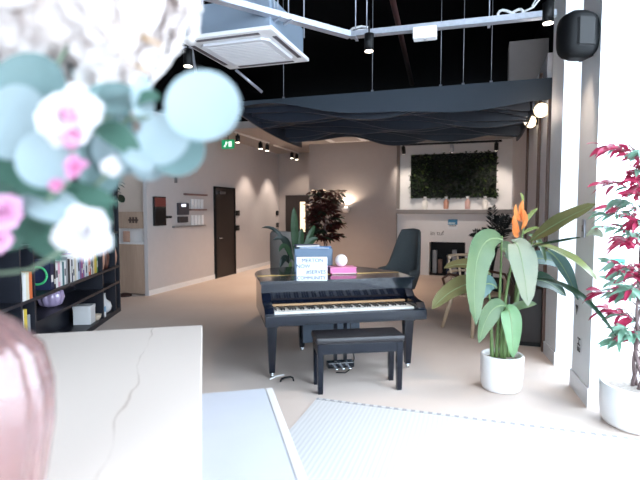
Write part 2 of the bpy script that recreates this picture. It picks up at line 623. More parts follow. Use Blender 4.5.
# ------------------------------------------------------------------ ceiling services
dark_steel = mat('red_oxide_pipe', hexc(70, 40, 38), 0.6)
pa_, pb_ = at(388, -20, 4.6), at(412, 84, 6.6)
tag(MB().tube([pa_ + (pa_ - pb_) * ((CEIL - pa_.z) / (pa_.z - pb_.z)), pb_], 0.03, 10).build('sprinkler_pipe', dark_steel), 'dark red sprinkler pipe slanting across the black ceiling', 'pipe')


def tray(p, q, w=0.075, h=0.05):
    p, q = Vector(p), Vector(q)
    d = (q - p)
    L = d.length
    mb = MB()
    mb.box(0, L, -w / 2, w / 2, 0, 0.004)
    mb.box(0, L, -w / 2, -w / 2 + 0.004, 0, h).box(0, L, w / 2 - 0.004, w / 2, 0, h)
    k = int(L / 0.12)
    for i in range(k):
        mb.box(i * 0.12 + 0.03, i * 0.12 + 0.07, -w / 2 - 0.002, w / 2 + 0.002, h - 0.012, h)
        mb.box(i * 0.12 + 0.03, i * 0.12 + 0.06, -w / 2 - 0.003, -w / 2, 0.02, 0.035)
    return mb, math.atan2(d.y, d.x)


ta, tb, tcn = on_level(556, 17, 3.02), on_level(350, 38, 3.02), on_level(195, -4, 3.02)
for nm, p, q, lab in (('cable_tray', tb, ta, 'straight galvanised cable tray running towards the window pillar'), ('cable_tray', tb, tcn, 'slanting galvanised cable tray above the ceiling air conditioner')):
    mb, a = tray(p, q)
    o = thing(nm, lab, 'cable tray', p, a, 'galvanised cable trays')
    mb.build('channel', galv, o)
    L = (q - p).length
    for f in ((0.03, 0.09, 0.70) if q is ta else (0.45, 0.52)):
        MB().tube([(L * f, 0, 0.03), (L * f, 0, CEIL - 3.02)], 0.005, 6).build('hanger_rod', galv, o)
        MB().box(L * f - 0.012, L * f + 0.012, -0.07, 0.07, -0.012, 0.0).build('hanger_bar', galv, o)
jb = thing('tray_junction_box', 'white junction box fixed under the straight cable tray', 'box', on_level(425, 33, 2.975), R(1))
MB().box(-0.10, 0.10, -0.05, 0.05, -0.055, 0.045, 0.01).build('housing', plastic_white, jb)
MB().tube([(0, 0, -0.055), (0, 0, -0.062)], 0.012, 10).build('status_light', galv, jb)
cl = thing('cable_coil', 'white looped cable coil lying on the straight cable tray', 'cable', on_level(523, 12, 3.115), R(1))
lp = [(-0.1 + 0.2 * math.sin(t) * 0.5, 0.02 * math.cos(t), 0.03 * math.sin(t * 2)) for t in [i * 0.35 for i in range(18)]]
MB().tube(lp, 0.012, 6).build('loops', plastic_white, cl)
MB().tube([(0.0, 0, 0), (0.08, 0, 0.03), (0.15, 0, 0.12), (0.12, 0, 0.13), (0.07, 0, 0.04)], 0.008, 6).build('tail', plastic_white, cl)
cl2 = thing('cable_loop', 'white cable loop tied at the bend of the cable trays', 'cable', on_level(356, 32, 3.08), R(1))
MB().tube([(-0.08, 0, 0), (-0.03, 0, 0.035), (0.05, 0, 0.045), (0.11, 0, 0.03), (0.1, 0, 0.01), (0.03, 0, 0.015), (-0.05, 0, -0.005)], 0.011, 6).build('loop', plastic_white, cl2)


def spot(loc, label, group, rotz=0.0, h=0.15, r=0.042, stem=0.2):
    o = thing('ceiling_spotlight', label, 'spotlight', loc, rotz, group)
    MB().lathe([(r, 0.0), (r, h), (r * 0.4, h + 0.01)], 20).build('housing', matte_black, o)
    MB().lathe([(r * 0.86, -0.006), (r * 0.86, 0.004)], 20).build('lens', bulb_glow, o)
    MB().tube([(0, 0, h), (0, 0, h + stem)], 0.008, 6).build('stem', matte_black, o)
    return o


spot(on_level(369, 51, 2.86), 'black cylinder spotlight hanging by the bend of the cable trays', 'tray spotlights', stem=0.12)
spot(on_level(548, 23, 2.86), 'black cylinder spotlight at the pillar end of the cable tray', 'tray spotlights', stem=0.12)
spot(at(188, 66, 4.6), 'black spotlight hanging behind the corner of the ceiling air conditioner', 'tray spotlights', stem=0.3)

# fluorescent batten behind the flowers
bt = thing('ceiling_batten', 'short white batten light on the dark ceiling behind the flowers', 'light', at(188, 34, 4.9), YAW)
MB().box(-0.22, 0.22, -0.04, 0.04, -0.02, 0.03, 0.01).build('housing', plastic_white, bt)
MB().tube([(-0.15, 0, 0.03), (-0.15, 0, 0.7)], 0.005, 6).tube([(0.15, 0, 0.03), (0.15, 0, 0.7)], 0.005, 6).build('hanger_rod', galv, bt)
for i, (x0, y0, x1, y1, d) in enumerate(((182, -10, 196, 74, 5.2), (236, 70, 262, 92, 5.3), (172, 48, 205, 47, 5.1))):
    tag(MB().tube([at(x0, y0, d), at(x1, y1, d + 0.25)], 0.016, 8).build('ceiling_conduit', galv), ('steep steel conduit behind the flowers', 'slanting steel conduit below the ceiling air conditioner', 'level steel conduit behind the pale flower head')[i], 'conduit')

# cassette air conditioner
ac = thing('ceiling_air_conditioner', 'white four-way cassette air conditioner hung under the black ceiling', 'air conditioner', (-2.06, 4.16, 2.9), 0)
pn = MB()
pn.box(-0.44, 0.44, -0.46, 0.46, 0.0, 0.035, 0.012)
pn.build('fascia_panel', plastic_white, ac)
gr = MB()
gr.prism([(-0.28, -0.32), (0.28, -0.32), (0.34, -0.26), (0.34, 0.26), (0.28, 0.32), (-0.28, 0.32), (-0.34, 0.26), (-0.34, -0.26)], -0.02, 0.002, 0.008)
gr = gr.build('intake_grille', mat('grille_white', hexc(225, 226, 232), 0.5), ac)
sl = MB()
for i in range(14):
    y = -0.26 + i * 0.04
    sl.box(-0.27, 0.27, y, y + 0.012, -0.024, -0.019)
sl.build('grille_slats', plastic_white, gr)
vent_dark = mat('vent_slot', hexc(92, 90, 98), 0.5)
for k in range(4):
    a = k * math.pi / 2
    v = MB()
    v.box(-0.30, 0.30, 0.375, 0.415, -0.004, 0.004, 0.003)
    v.build('air_vent', vent_dark, ac, rotz=a)
MB().box(-0.40, 0.40, -0.40, 0.40, 0.035, 0.30, 0.01).build('casing', mat('blue_grey_metal', hexc(132, 146, 162), 0.5), ac)
for sx in (-1, 1):
    for sy in (-1, 1):
        MB().tube([(sx * 0.42, sy * 0.36, 0.2), (sx * 0.42, sy * 0.36, CEIL - 2.9)], 0.006, 6).build('hanger_rod', galv, ac)
ac2 = thing('ceiling_air_conditioner', 'cassette air conditioner flush in the back ceiling, half hidden by the canopy', 'air conditioner', (-2.72, 10.0, 2.97), 0)
MB().box(-0.45, 0.45, -0.45, 0.45, -0.04, 0.0, 0.01).build('fascia_panel', plastic_white, ac2)
MB().box(-0.28, 0.28, -0.28, 0.28, -0.05, -0.04).build('intake_grille', mat('grille_shade', hexc(170, 160, 158), 0.6), ac2)

# track spots over the corridor
for i, (a, bb, n) in enumerate(((-4.55, 9.6, 3), (-4.6, 11.6, 2))):
    tk = thing('track_light', ('track of black spotlights over the corridor, nearer the exit sign', 'track of black spotlights deep in the corridor before the far door')[i], 'track light', (a, bb, 2.97), 0, 'corridor track lights')
    MB().box(-0.02, 0.02, -1.0, 0.6, -0.03, 0.0).build('track', white_paint, tk)
    for k in range(n):
        y = 0.5 - k * 0.35 if k < 2 else -0.9
        hd = MB().lathe([(0.045, -0.2), (0.045, -0.07), (0.02, -0.06), (0.012, -0.03)], 16, (0, y, 0)).build('spot_head', matte_black, tk)
        MB().lathe([(0.038, -0.206), (0.038, -0.198)], 16, (0, y, 0)).build('lens', bulb_glow, hd)

exs = thing('exit_sign', 'green illuminated exit sign hanging above the corridor door', 'sign', (-4.9, 8.95, 2.78), 0)
MB().box(-0.14, 0.14, -0.015, 0.015, -0.09, 0.09, 0.005).build('sign_panel', mat('exit_green', hexc(20, 130, 84), 0.4, emit=hexc(20, 150, 96), estr=0.7), exs)
MB().prism([(-0.1, -0.05), (-0.06, -0.06), (-0.02, 0.0), (0.0, 0.04), (-0.04, 0.06), (-0.06, 0.0)], -0.001, 0.001).build('running_figure', mat('sign_white', hexc(235, 250, 240), 0.4, emit=hexc(230, 255, 240), estr=0.8), exs).matrix_local = Matrix.Translation((0, -0.017, 0)) @ Matrix.Rotation(R(90), 4, 'X')
MB().box(0.02, 0.09, -0.018, -0.015, -0.055, 0.055).build('doorway_symbol', MATS['sign_white'], exs)
MB().tube([(0, 0, 0.09), (0, 0, 0.19)], 0.008, 6).build('hanger', matte_black, exs)

# ------------------------------------------------------------------ corridor wall fittings (wall face a = -5.25, looking +x)
W = -5.25


def on_wall(name, label, cat, b0, b1, z0, z1, m, t=0.03, group=None):
    return tag(MB().box(W, W + t, b0, b1, z0, z1, 0.004).build(name, m), label, cat, group)


hy = thing('wall_display', 'tall narrow black display with a red head on the corridor wall', 'display', (W, 7.11, 1.41), 0)
MB().box(0, 0.04, -0.16, 0.16, -0.24, 0.26, 0.006).build('casing', screen_dark, hy)
MB().box(0.04, 0.045, -0.15, 0.15, 0.09, 0.24).build('header', mat('red_brown_header', hexc(120, 54, 50), 0.4), hy)
MB().box(0.04, 0.044, -0.13, 0.13, -0.2, 0.05).build('screen', mat('black_glass', hexc(12, 12, 16), 0.1), hy)
on_wall('card_reader', 'small black card reader between the two wall displays', 'reader', 7.32, 7.45, 1.295, 1.335, matte_black)
on_wall('wall_sensor', 'small dark sensor high on the corridor wall', 'sensor', 7.58, 7.64, 1.93, 2.03, mat('sensor_grey', hexc(110, 106, 108), 0.5))
ip = thing('intercom_panel', 'dark wall intercom with a small lit screen', 'intercom', (W, 7.81, 1.45), 0)
MB().box(0, 0.04, -0.17, 0.17, -0.1, 0.12, 0.005).build('casing', mat('panel_grey', hexc(70, 66, 72), 0.5), ip)
MB().box(0.04, 0.045, -0.08, 0.06, 0.05, 0.1).build('screen', mat('lit_screen', hexc(240, 240, 250), 0.3, emit=hexc(235, 240, 255), estr=1.0), ip)
on_wall('keypad_box', 'dark rectangular box fixed below the wall intercom', 'box', 7.65, 7.93, 1.21, 1.32, mat('panel_dark', hexc(58, 52, 54), 0.5), 0.05)
rail_m = mat('rail_brown', hexc(128, 92, 86), 0.5)
steel_rail = mat('steel_rail', hexc(160, 158, 160), 0.4, 0.6)
for i, (b0, b1, z, m) in enumerate(((7.86, 8.60, 1.72, rail_m), (8.0, 8.57, 1.43, rail_m), (7.49, 8.52, 1.12, steel_rail))):
    on_wall('wall_ledge', ('top brown leaflet ledge on the corridor wall', 'middle brown leaflet ledge on the corridor wall', 'lowest and longest steel ledge on the corridor wall')[i], 'ledge', b0, b1, z, z + 0.03, m, 0.07, 'leaflet ledges')
names = ('first', 'second', 'third', 'fourth')
for r_, z in enumerate((1.461, 1.151)):
    for k in range(4):
        o = MB().box(W + 0.02, W + 0.035, 8.07 + k * 0.115, 8.15 + k * 0.115, z, z + 0.19).build('leaflet', plastic_white)
        tag(o, '%s white leaflet from the intercom on the %s ledge' % (names[k], ('middle brown', 'lowest steel')[r_]), 'leaflet', 'leaflets on the corridor wall')
for i, (b0, z, nm) in enumerate(((9.99, 1.37, 'upper black switch just past the corridor door'), (9.97, 1.03, 'lower black switch just past the corridor door'), (12.28, 1.36, 'upper black switch at the far corridor corner'), (12.28, 1.03, 'lower black switch at the far corridor corner'))):
    s = thing('wall_switch', nm, 'switch', (W, b0, z), 0, 'corridor switches')
    MB().box(0, 0.02, -0.08, 0.08, -0.06, 0.06, 0.004).build('plate', matte_black, s)
    MB().box(0.02, 0.026, -0.03, 0.03, -0.025, 0.025, 0.003).build('rocker', mat('switch_grey', hexc(60, 56, 56), 0.4), s)

# ------------------------------------------------------------------ reception hatch
rc = thing('reception_counter', 'pale wood reception counter with white hatch beside the bookcase', 'counter', (-6.35, 6.95, 0), 0)
MB().box(-1.0, 1.025, -0.12, 0.0, 0.02, 0.86).build('front_panel', pale_wood, rc)
MB().box(-1.0, 1.025, -0.13, 0.0, 0.86, 0.89, 0.004).build('counter_top', white_paint, rc)
MB().box(-1.0, 1.025, -0.02, 0.0, 0.89, 1.13).build('hatch_back', white_paint, rc)
hd = MB().box(-1.0, 1.025, -0.12, 0.0, 1.13, 1.41).build('header_board', pale_wood, rc)
lg = MB()
for k in range(3):
    lg.box(0.72 + k * 0.06, 0.76 + k * 0.06, -0.125, -0.12, 1.22, 1.32)
lg.box(0.70, 0.90, -0.124, -0.12, 1.255, 1.285)
lg.build('emblem', mat('emblem_brown', hexc(88, 68, 60), 0.5), hd)
MB().box(0.55, 0.68, -0.09, -0.06, 0.892, 1.08, 0.01).build('card_stand', mat('card_tan', hexc(200, 160, 140), 0.5), rc)
dm = tag(MB().lathe([(0.11, 0.0), (0.11, 0.02), (0.07, 0.045), (0.02, 0.05)], 20).build('door_stop', mat('dark_brown_rubber', hexc(70, 44, 40), 0.6)), 'low brown door stop on the floor before the reception counter', 'door stop')
dm.location = (-5.62, 6.66, 0)

# ------------------------------------------------------------------ bookcase
BK = R(24.9)
b0 = turned(-2.01, 3.30, 0, 24.9)
bc = thing('bookcase', 'long black open bookcase filled with books and ornaments', 'bookcase', b0, BK)
BD, BL, BH = 0.35, 3.86, 1.98
T = 0.03
MB().box(-BD, -BD + 0.015, 0, BL, 0, BH).build('back_panel', black_wood, bc)
for y in (0, BL - T):
    MB().box(-BD, 0, y, y + T, 0, BH, 0.002).build('end_panel', black_wood, bc)
for y in (1.0, 1.245, 3.10, 3.63):
    MB().box(-BD + 0.015, -0.002, y, y + T, 0.06, BH - T).build('divider', black_wood, bc)
MB().box(-BD, 0, T, BL - T, BH - T, BH).build('top_board', black_wood, bc)
MB().box(-BD, -0.004, T, BL - T, 0.0, 0.06).build('plinth', black_wood, bc)
SH1, SH2, SH3, SH4 = 0.665, 0.44, 1.14, 1.58
for z in (SH1, SH3, SH4):
    MB().box(-BD + 0.015, -0.001, T, BL - T, z - T, z).build('shelf', black_wood, bc)
MB().box(-BD + 0.015, -0.001, 1.275, BL - T, SH2 - T, SH2).build('shelf', black_wood, bc)


def bk(x, y, z):
    v = Matrix.Rotation(BK, 3, 'Z') @ Vector((x, y, z))
    return b0 + v


bookcol = {'navy': (34, 40, 70), 'white': (232, 230, 228), 'black': (30, 30, 34), 'teal': (60, 110, 116), 'grey': (150, 152, 156),
           'purple': (126, 96, 150), 'magenta': (168, 60, 118), 'cream': (226, 214, 190), 'red': (180, 52, 50), 'orange': (216, 110, 60),
           'yellow': (226, 196, 70), 'green': (70, 140, 96), 'pale blue': (176, 196, 214), 'brown': (120, 92, 80), 'pink': (222, 160, 180)}
ordn = ['first', 'second', 'third', 'fourth', 'fifth', 'sixth', 'seventh', 'eighth', 'ninth', 'tenth', 'eleventh', 'twelfth', 'thirteenth', 'fourteenth', 'fifteenth', 'sixteenth',
        'seventeenth', 'eighteenth', 'nineteenth', 'twentieth', 'twenty-first', 'twenty-second', 'twenty-third', 'twenty-fourth', 'twenty-fifth', 'twenty-sixth', 'twenty-seventh', 'twenty-eighth',
        'twenty-ninth', 'thirtieth', 'thirty-first', 'thirty-second']
pages = mat('paper_pages', hexc(236, 230, 218), 0.8)


def book(y, z, t, h, d, col, label, group, x=-0.03, ring=False):
    o = thing('book', label, 'book', bk(x, y + t / 2, z), BK, group)
    m = mat('book_' + col.replace(' ', '_'), hexc(*bookcol[col]), 0.5, scale=20)
    cv = MB()
    cv.box(-d, 0, -t / 2, -t / 2 + 0.003, 0, h).box(-d, 0, t / 2 - 0.003, t / 2, 0, h).box(-0.004, 0.0, -t / 2, t / 2, 0, h)
    cv.build('cover', m, o)
    MB().box(-d + 0.006, -0.005, -t / 2 + 0.003, t / 2 - 0.003, 0.004, h - 0.005).build('pages', pages, o)
    return o, m


cols = ['navy', 'black', 'white', 'pink', 'white', 'teal', 'white', 'grey', 'black', 'white', 'navy', 'white', 'cream', 'white', 'pale blue', 'purple', 'magenta', 'purple', 'white', 'pale blue',
        'white', 'orange', 'red', 'white', 'grey', 'cream', 'yellow', 'yellow', 'green']
rb = random.Random(3)
y = 1.66
for i, cname in enumerate(cols):
    t = (0.07 if i == 0 else rb.uniform(0.032, 0.055))
    h = 0.30 if i < 2 else rb.uniform(0.235, 0.285)
    if i > 24:
        h = 0.29
    o, m = book(y, SH1, t, h, 0.22 if i else 0.24, cname, '%s %s book, %s in the long row from the green-ringed cover' % ('thick' if t > 0.045 else 'slim', cname, ordn[i]) if i else
                'large navy book with a bright green ring on its cover, starting the long row', 'books in the long row')
    if rb.random() < 0.7:
        bm_ = MB()
        z0 = rb.uniform(0.04, 0.1)
        bm_.box(0, 0.0012, -t * 0.3, t * 0.3, z0, z0 + rb.uniform(0.05, 0.1))
        bm_.build('spine_label', mat('spine_label_' + ('dark' if cname in ('white', 'cream', 'grey', 'pale blue', 'yellow') else 'pale'), hexc(*((60, 60, 76) if cname in ('white', 'cream', 'grey', 'pale blue', 'yellow') else (220, 216, 206))), 0.5), o)
    if i == 0:
        rg = MB()
        rr = []
        for k in range(33):
            a = k / 32 * 2 * math.pi
            rr.append((-0.12 + 0.085 * math.cos(a), -t / 2 - 0.001, 0.14 + 0.085 * math.sin(a)))
        rg.tube(rr, 0.012, 6)
        rg.build('cover_ring', mat('ring_green', hexc(70, 190, 120), 0.5), o)
    y += t + 0.0015
y = 1.05
for i, cname in enumerate(('white', 'cream', 'orange')):
    book(y, SH1, 0.055, 0.235, 0.22, cname, 'upright %s book in the narrow bay, upper shelf' % cname, 'books in the narrow bay', x=-0.004)
    y += 0.057
y = 1.05
for i, cname in enumerate(('white', 'yellow', 'grey')):
    book(y, 0.06, 0.055, 0.52 if i < 2 else 0.46, 0.23, cname, 'tall %s magazine file standing in the narrow bay below' % cname, 'files in the narrow bay')
    y += 0.057
book(3.40, SH4, 0.03, 0.24, 0.2, 'white', 'white book alone on the high shelf beside the trailing plant', 'high shelf books')
book(3.435, SH4, 0.03, 0.22, 0.2, 'pink', 'pink book leaning by the white one on the high shelf', 'high shelf books')

# ornaments in the bookcase
lilac = mat('lilac_glass', hexc(176, 160, 190), 0.12, col2=hexc(140, 124, 156), spec=0.8, coat=0.6)
pv = thing('ribbed_lilac_vase', 'round ribbed lilac glass vase on the lower bookcase shelf', 'vase', bk(-0.17, 1.98, SH2), 0)
MB().lathe([(0.06, 0.0), (0.11, 0.03), (0.135, 0.10), (0.12, 0.165), (0.06, 0.195), (0.04, 0.20), (0.03, 0.19)], 48, rib=(10, 0.14)).build('body', lilac, pv)
MB().lathe([(0.042, 0.195), (0.046, 0.205), (0.038, 0.205), (0.032, 0.195)], 24).build('rim', lilac, pv)
wb = thing('white_box', 'plain white storage box on the bottom bookcase shelf', 'box', bk(-0.15, 2.86, 0.06), BK)
MB().box(-0.10, 0.10, -0.09, 0.09, 0.0, 0.22, 0.006).build('body', white_ceramic, wb)
MB().box(-0.103, 0.103, -0.093, 0.093, 0.18, 0.225, 0.006).build('lid', white_ceramic, wb)
bb = thing('beige_bowl', 'small beige bowl beside the white box on the bottom shelf', 'bowl', bk(-0.07, 3.03, 0.06), 0)
MB().lathe([(0.03, 0.0), (0.055, 0.03), (0.065, 0.07), (0.058, 0.07), (0.045, 0.03), (0.0, 0.012)], 24, cap=False).build('body', mat('beige_clay', hexc(214, 196, 176), 0.7), bb)
wbt = thing('white_bottle', 'tall white bottle with a blue label on the bottom bookcase shelf', 'bottle', bk(-0.056, 3.20, 0.06), BK)
MB().lathe([(0.05, 0), (0.052, 0.02), (0.052, 0.17), (0.03, 0.21), (0.024, 0.25), (0.024, 0.27)], 24).build('body', white_ceramic, wbt)
MB().lathe([(0.0525, 0.07), (0.0525, 0.14)], 24, cap=False).build('label_band', mat('label_blue', hexc(130, 170, 200), 0.5), wbt)
wv_ = thing('white_gourd_vase', 'white gourd-shaped vase with a narrow neck at the bookcase end', 'vase', bk(-0.12, 3.48, 0.06), 0)
MB().lathe([(0.05, 0), (0.09, 0.03), (0.105, 0.08), (0.09, 0.14), (0.04, 0.18), (0.028, 0.24), (0.034, 0.26), (0.024, 0.255)], 28).build('body', white_ceramic, wv_)
clay = mat('pink_brown_clay', hexc(196, 150, 130), 0.6)
dark_clay = mat('dark_brown_clay', hexc(92, 54, 44), 0.4)
for (yy, hh, m, l) in ((3.22, 0.40, clay, 'tall pinkish clay vase after the books on the middle shelf'), (3.40, 0.36, dark_clay, 'dark brown slender vase on the middle shelf'), (3.75, 0.33, clay, 'short pinkish clay vase in the end bay of the bookcase')):
    o = thing('clay_vase', l, 'vase', bk(-0.056, yy, SH1), 0, 'clay vases on the middle shelf')
    k = hh / 0.4
    MB().lathe([(0.028, 0), (0.045, 0.08 * k), (0.05, 0.18 * k), (0.03, 0.3 * k), (0.022, 0.36 * k), (0.03, hh), (0.02, hh - 0.01)], 20).build('body', m, o)
ds = thing('small_white_dish', 'small white dish on the shelf above the clay vases', 'dish', bk(-0.08, 3.33, SH3), 0)
MB().lathe([(0.03, 0.0), (0.06, 0.03), (0.065, 0.045), (0.055, 0.04), (0.0, 0.015)], 20, cap=False).build('body', white_ceramic, ds)
tp = thing('trailing_plant', 'dark leafy trailing plant in a black pot on the high bookcase shelf', 'plant', bk(-0.12, 3.70, SH4), 0)
MB().lathe([(0.06, 0), (0.08, 0.1), (0.075, 0.1), (0.06, 0.08)], 20).build('pot', matte_black, tp)
lf = MB()
stm = MB()
for k in range(16):
    a = random.uniform(0, 6.28)
    r1 = random.uniform(0.08, 0.22)
    tipz = random.uniform(0.05, 0.30)
    d = Vector((math.cos(a), math.sin(a), 0))
    p0 = d * r1 + Vector((0, 0, tipz))
    stm.tube([(0, 0, 0.09), d * r1 * 0.5 + Vector((0, 0, tipz + 0.05)), p0], 0.004, 5)
    lf.leaf(p0, p0 + d * 0.05 + Vector((0, 0, 0.01)), p0 + d * 0.11 + Vector((0, 0, -0.04)), 0.05, (0, 0, 1), 6)
dv = Matrix.Rotation(BK, 3, 'Z') @ Vector((0.10, 0.42, 0))
stm.tube([(0, 0, 0.09), dv * 0.5 + Vector((0, 0, 0.14)), dv * 0.8 + Vector((0, 0, 0.07))], 0.005, 5)
lf.leaf(dv * 0.78 + Vector((0, 0, 0.08)), dv * 0.95 + Vector((0, 0, 0.03)), dv * 1.1 + Vector((0, 0, -0.03)), 0.10, (0.3, -0.8, 0.5), 8)
stm.build('stems', mat('dark_stem', hexc(50, 58, 40), 0.6), tp)
lf.build('leaves', leaf_mat('dark_leaf', hexc(44, 62, 48), hexc(30, 44, 36)), tp, normals=False)

# ------------------------------------------------------------------ piano
PO = turned(0.464, 3.845, 0, 31.5)
PR = R(30.2)


def pw(x, y, z=0.0):
    return PO + Matrix.Rotation(PR, 3, 'Z') @ Vector((x, y, z))


pn_ = thing('grand_piano', 'glossy black baby grand piano with its lid closed', 'piano', PO, PR)
PW = 1.39


def outline(inset=0.0, y0=0.32):
    pts = [(0, y0), (0, 0.86), (0.02, 1.0), (0.08, 1.14), (0.18, 1.25), (0.32, 1.32), (0.5, 1.35), (0.75, 1.35), (0.95, 1.31), (1.10, 1.22), (1.21, 1.09), (1.28, 0.95), (1.34, 0.82), (PW, 0.70), (PW, y0)]
    cx, cy = PW / 2, 0.8
    return [(cx + (x - cx) * (1 - inset), (cy + (y_ - cy) * (1 - inset)) if y_ > y0 else y_) for x, y_ in reversed(pts)]


MB().prism(outline(0.0, 0.36), 0.50, 0.795).build('case', lacquer, pn_)
lid = MB().prism(outline(-0.02, 0.30), 0.800, 0.826, 0.006).build('lid', lacquer, pn_)
MB().box(0.0, PW, 0.655, 0.668, 0.826, 0.8285).build('lid_hinge', brass, lid)
fr_ = MB()
fr_.prism([(0.324, 0.722), (0.37, 0.722), (0.37, 0.80), (0.322, 0.80)], 0.0, PW)
fr_.build('front_rail', lacquer, pn_).matrix_local = Matrix(((0, 0, 1, 0), (1, 0, 0, 0), (0, 1, 0, 0), (0, 0, 0, 1)))
fb = MB()
fb.prism([(0.345, 0.605), (0.375, 0.605), (0.375, 0.725), (0.318, 0.725)], 0.075, PW - 0.075)
fbo = fb.build('fallboard', lacquer, pn_)
fbo.matrix_local = Matrix(((0, 0, 1, 0), (1, 0, 0, 0), (0, 1, 0, 0), (0, 0, 0, 1)))
MB().box(0.09, PW - 0.09, 0.272, 0.30, 0.612, 0.628).build('reflection_strip', reflection_tan, pn_)  # tan strip stands in for the keys' reflection on the fallboard
for x0, x1 in ((0.0, 0.078), (PW - 0.078, PW)):
    ar = MB()
    ar.prism([(0.02, 0.50), (0.36, 0.50), (0.36, 0.722), (0.325, 0.72), (0.27, 0.66), (0.18, 0.645), (0.06, 0.64), (0.02, 0.60)], x0, x1, 0.004)
    a_ = ar.build('arm', lacquer, pn_)
    a_.matrix_local = Matrix(((0, 0, 1, 0), (1, 0, 0, 0), (0, 1, 0, 0), (0, 0, 0, 1)))
MB().box(0.0, PW, 0.0, 0.36, 0.50, 0.535, 0.004).build('keybed', lacquer_satin, pn_)
MB().box(0.0, PW, -0.005, 0.06, 0.515, 0.588, 0.006).build('key_slip', lacquer_satin, pn_)
kb = MB().box(0.082, PW - 0.082, 0.06, 0.30, 0.535, 0.56).build('keyboard', matte_black, pn_)
kw = (PW - 0.168) / 52
k0 = None
for i in range(52):
    if k0 is None:
        k0 = MB().box(0.0004, kw - 0.0008, 0.075, 0.295, 0.562, 0.600, 0.0012).build('white_key', ivory, kb)
        k = k0
    else:
        k = k0.copy()
        C.objects.link(k)
        k.parent = kb
    k.location = (0.084 + i * kw, 0, 0)
bk0 = None
pat = {0: 1, 2: 1, 3: 1, 5: 1, 6: 1}          # after A, C, D, F, G
for i in range(51):
    if i % 7 in (0, 2, 3, 5, 6):
        if bk0 is None:
            bk0 = MB().box(-kw * 0.28, kw * 0.28, 0.150, 0.295, 0.598, 0.615, 0.002).build('black_key', ebony, kb)
            k = bk0
        else:
            k = bk0.copy()
            C.objects.link(k)
            k.parent = kb
        k.location = (0.084 + (i + 1) * kw, 0, 0)
leg = MB()
leg.rings([[(-a, -a, z), (a, -a, z), (a, a, z), (-a, a, z)] for a, z in ((0.024, 0.045), (0.041, 0.43), (0.041, 0.44), (0.05, 0.445), (0.05, 0.50))], smooth=False)
l0 = leg.build('leg', lacquer_satin, pn_)
cs = MB()
cs.lathe([(0.02, 0.046), (0.026, 0.034), (0.014, 0.03)], 14)
cs.tube([(-0.012, 0, 0.018), (0.012, 0, 0.018)], 0.018, 14)
c0 = cs.build('caster', chrome, l0)
l0.location = (0.08, 0.25, 0)
for xy in ((1.32, 0.25), (0.47, 0.98)):
    l = copy_tree(l0, pn_)
    l.location = (xy[0], xy[1], 0)
ly = MB()
ly.box(-0.12, 0.12, -0.02, 0.07, 0.035, 0.085, 0.008)
lyo = ly.build('pedal_box', lacquer, pn_, (0.70, 0.28, 0))
for x in (-0.045, 0.045):
    MB().box(x - 0.014, x + 0.014, 0.01, 0.04, 0.085, 0.50).build('lyre_post', lacquer_satin, lyo)
for x in (-0.06, 0.0, 0.06):
    MB().box(x - 0.012, x + 0.012, -0.10, -0.02, 0.045, 0.057, 0.004).build('pedal', chrome, lyo)
MB().tube([(0.09, 0.04, 0.50), (0.11, 0.05, 0.3), (0.13, 0.02, 0.1), (0.10, 0.0, 0.02), (0.02, -0.08, 0.012), (-0.06, -0.06, 0.012)], 0.005, 6).build('pedal_cable', matte_black, lyo)
MB().box(0.46, 1.05, 0.86, 0.98, 0.11, 0.50, 0.006).build('speaker_cabinet', mat('blue_grey_board', hexc(70, 84, 100), 0.5), pn_)

clip = thing('floor_bracket', 'small black bracket lying on the floor by the piano leg', 'bracket', at(287, 384.5, 3.99) * 1.0, PR)
clip.location.z = 0
MB().tube([(-0.05, 0.0, 0.03), (-0.02, 0, 0.04), (0.03, 0, 0.045), (0.05, 0.0, 0.035), (0.055, -0.01, 0.008)], 0.008, 6).build('hook', matte_black, clip)
MB().tube([(-0.05, 0.0, 0.03), (-0.055, 0.0, 0.008)], 0.008, 6).build('foot', matte_black, clip)
cbl = tag(MB().tube([tuple(at(270, 381, 4.05).xy) + (0.006,), tuple(at(276, 378.5, 4.12).xy) + (0.006,), tuple(at(284, 377, 4.16).xy) + (0.006,)], 0.006, 6).build('floor_cable', plastic_white), 'short white cable on the floor at the piano leg', 'cable')

# piano bench
bn = thing('piano_bench', 'black padded piano bench drawn up before the keyboard', 'bench', turned(1.195, 3.715, 0, 31.5), R(27.0))
MB().box(-0.36, 0.36, -0.145, 0.145, 0.395, 0.45, 0.022).build('seat_pad', leatherette, bn)
for (x0, x1, y0, y1) in ((-0.33, 0.33, -0.128, -0.108), (-0.33, 0.33, 0.108, 0.128), (-0.345, -0.325, -0.12, 0.12), (0.325, 0.345, -0.12, 0.12)):
    MB().box(x0, x1, y0, y1, 0.315, 0.395, 0.002).build('apron', lacquer_satin, bn)
for sx in (-1, 1):
    for sy in (-1, 1):
        q = MB()
        q.rings([[(sx * 0.32 - a, sy * 0.11 - a, z), (sx * 0.32 + a, sy * 0.11 - a, z), (sx * 0.32 + a, sy * 0.11 + a, z), (sx * 0.32 - a, sy * 0.11 + a, z)] for a, z in ((0.019, 0.0), (0.025, 0.395))], smooth=False)
        q.build('leg', lacquer_satin, bn)

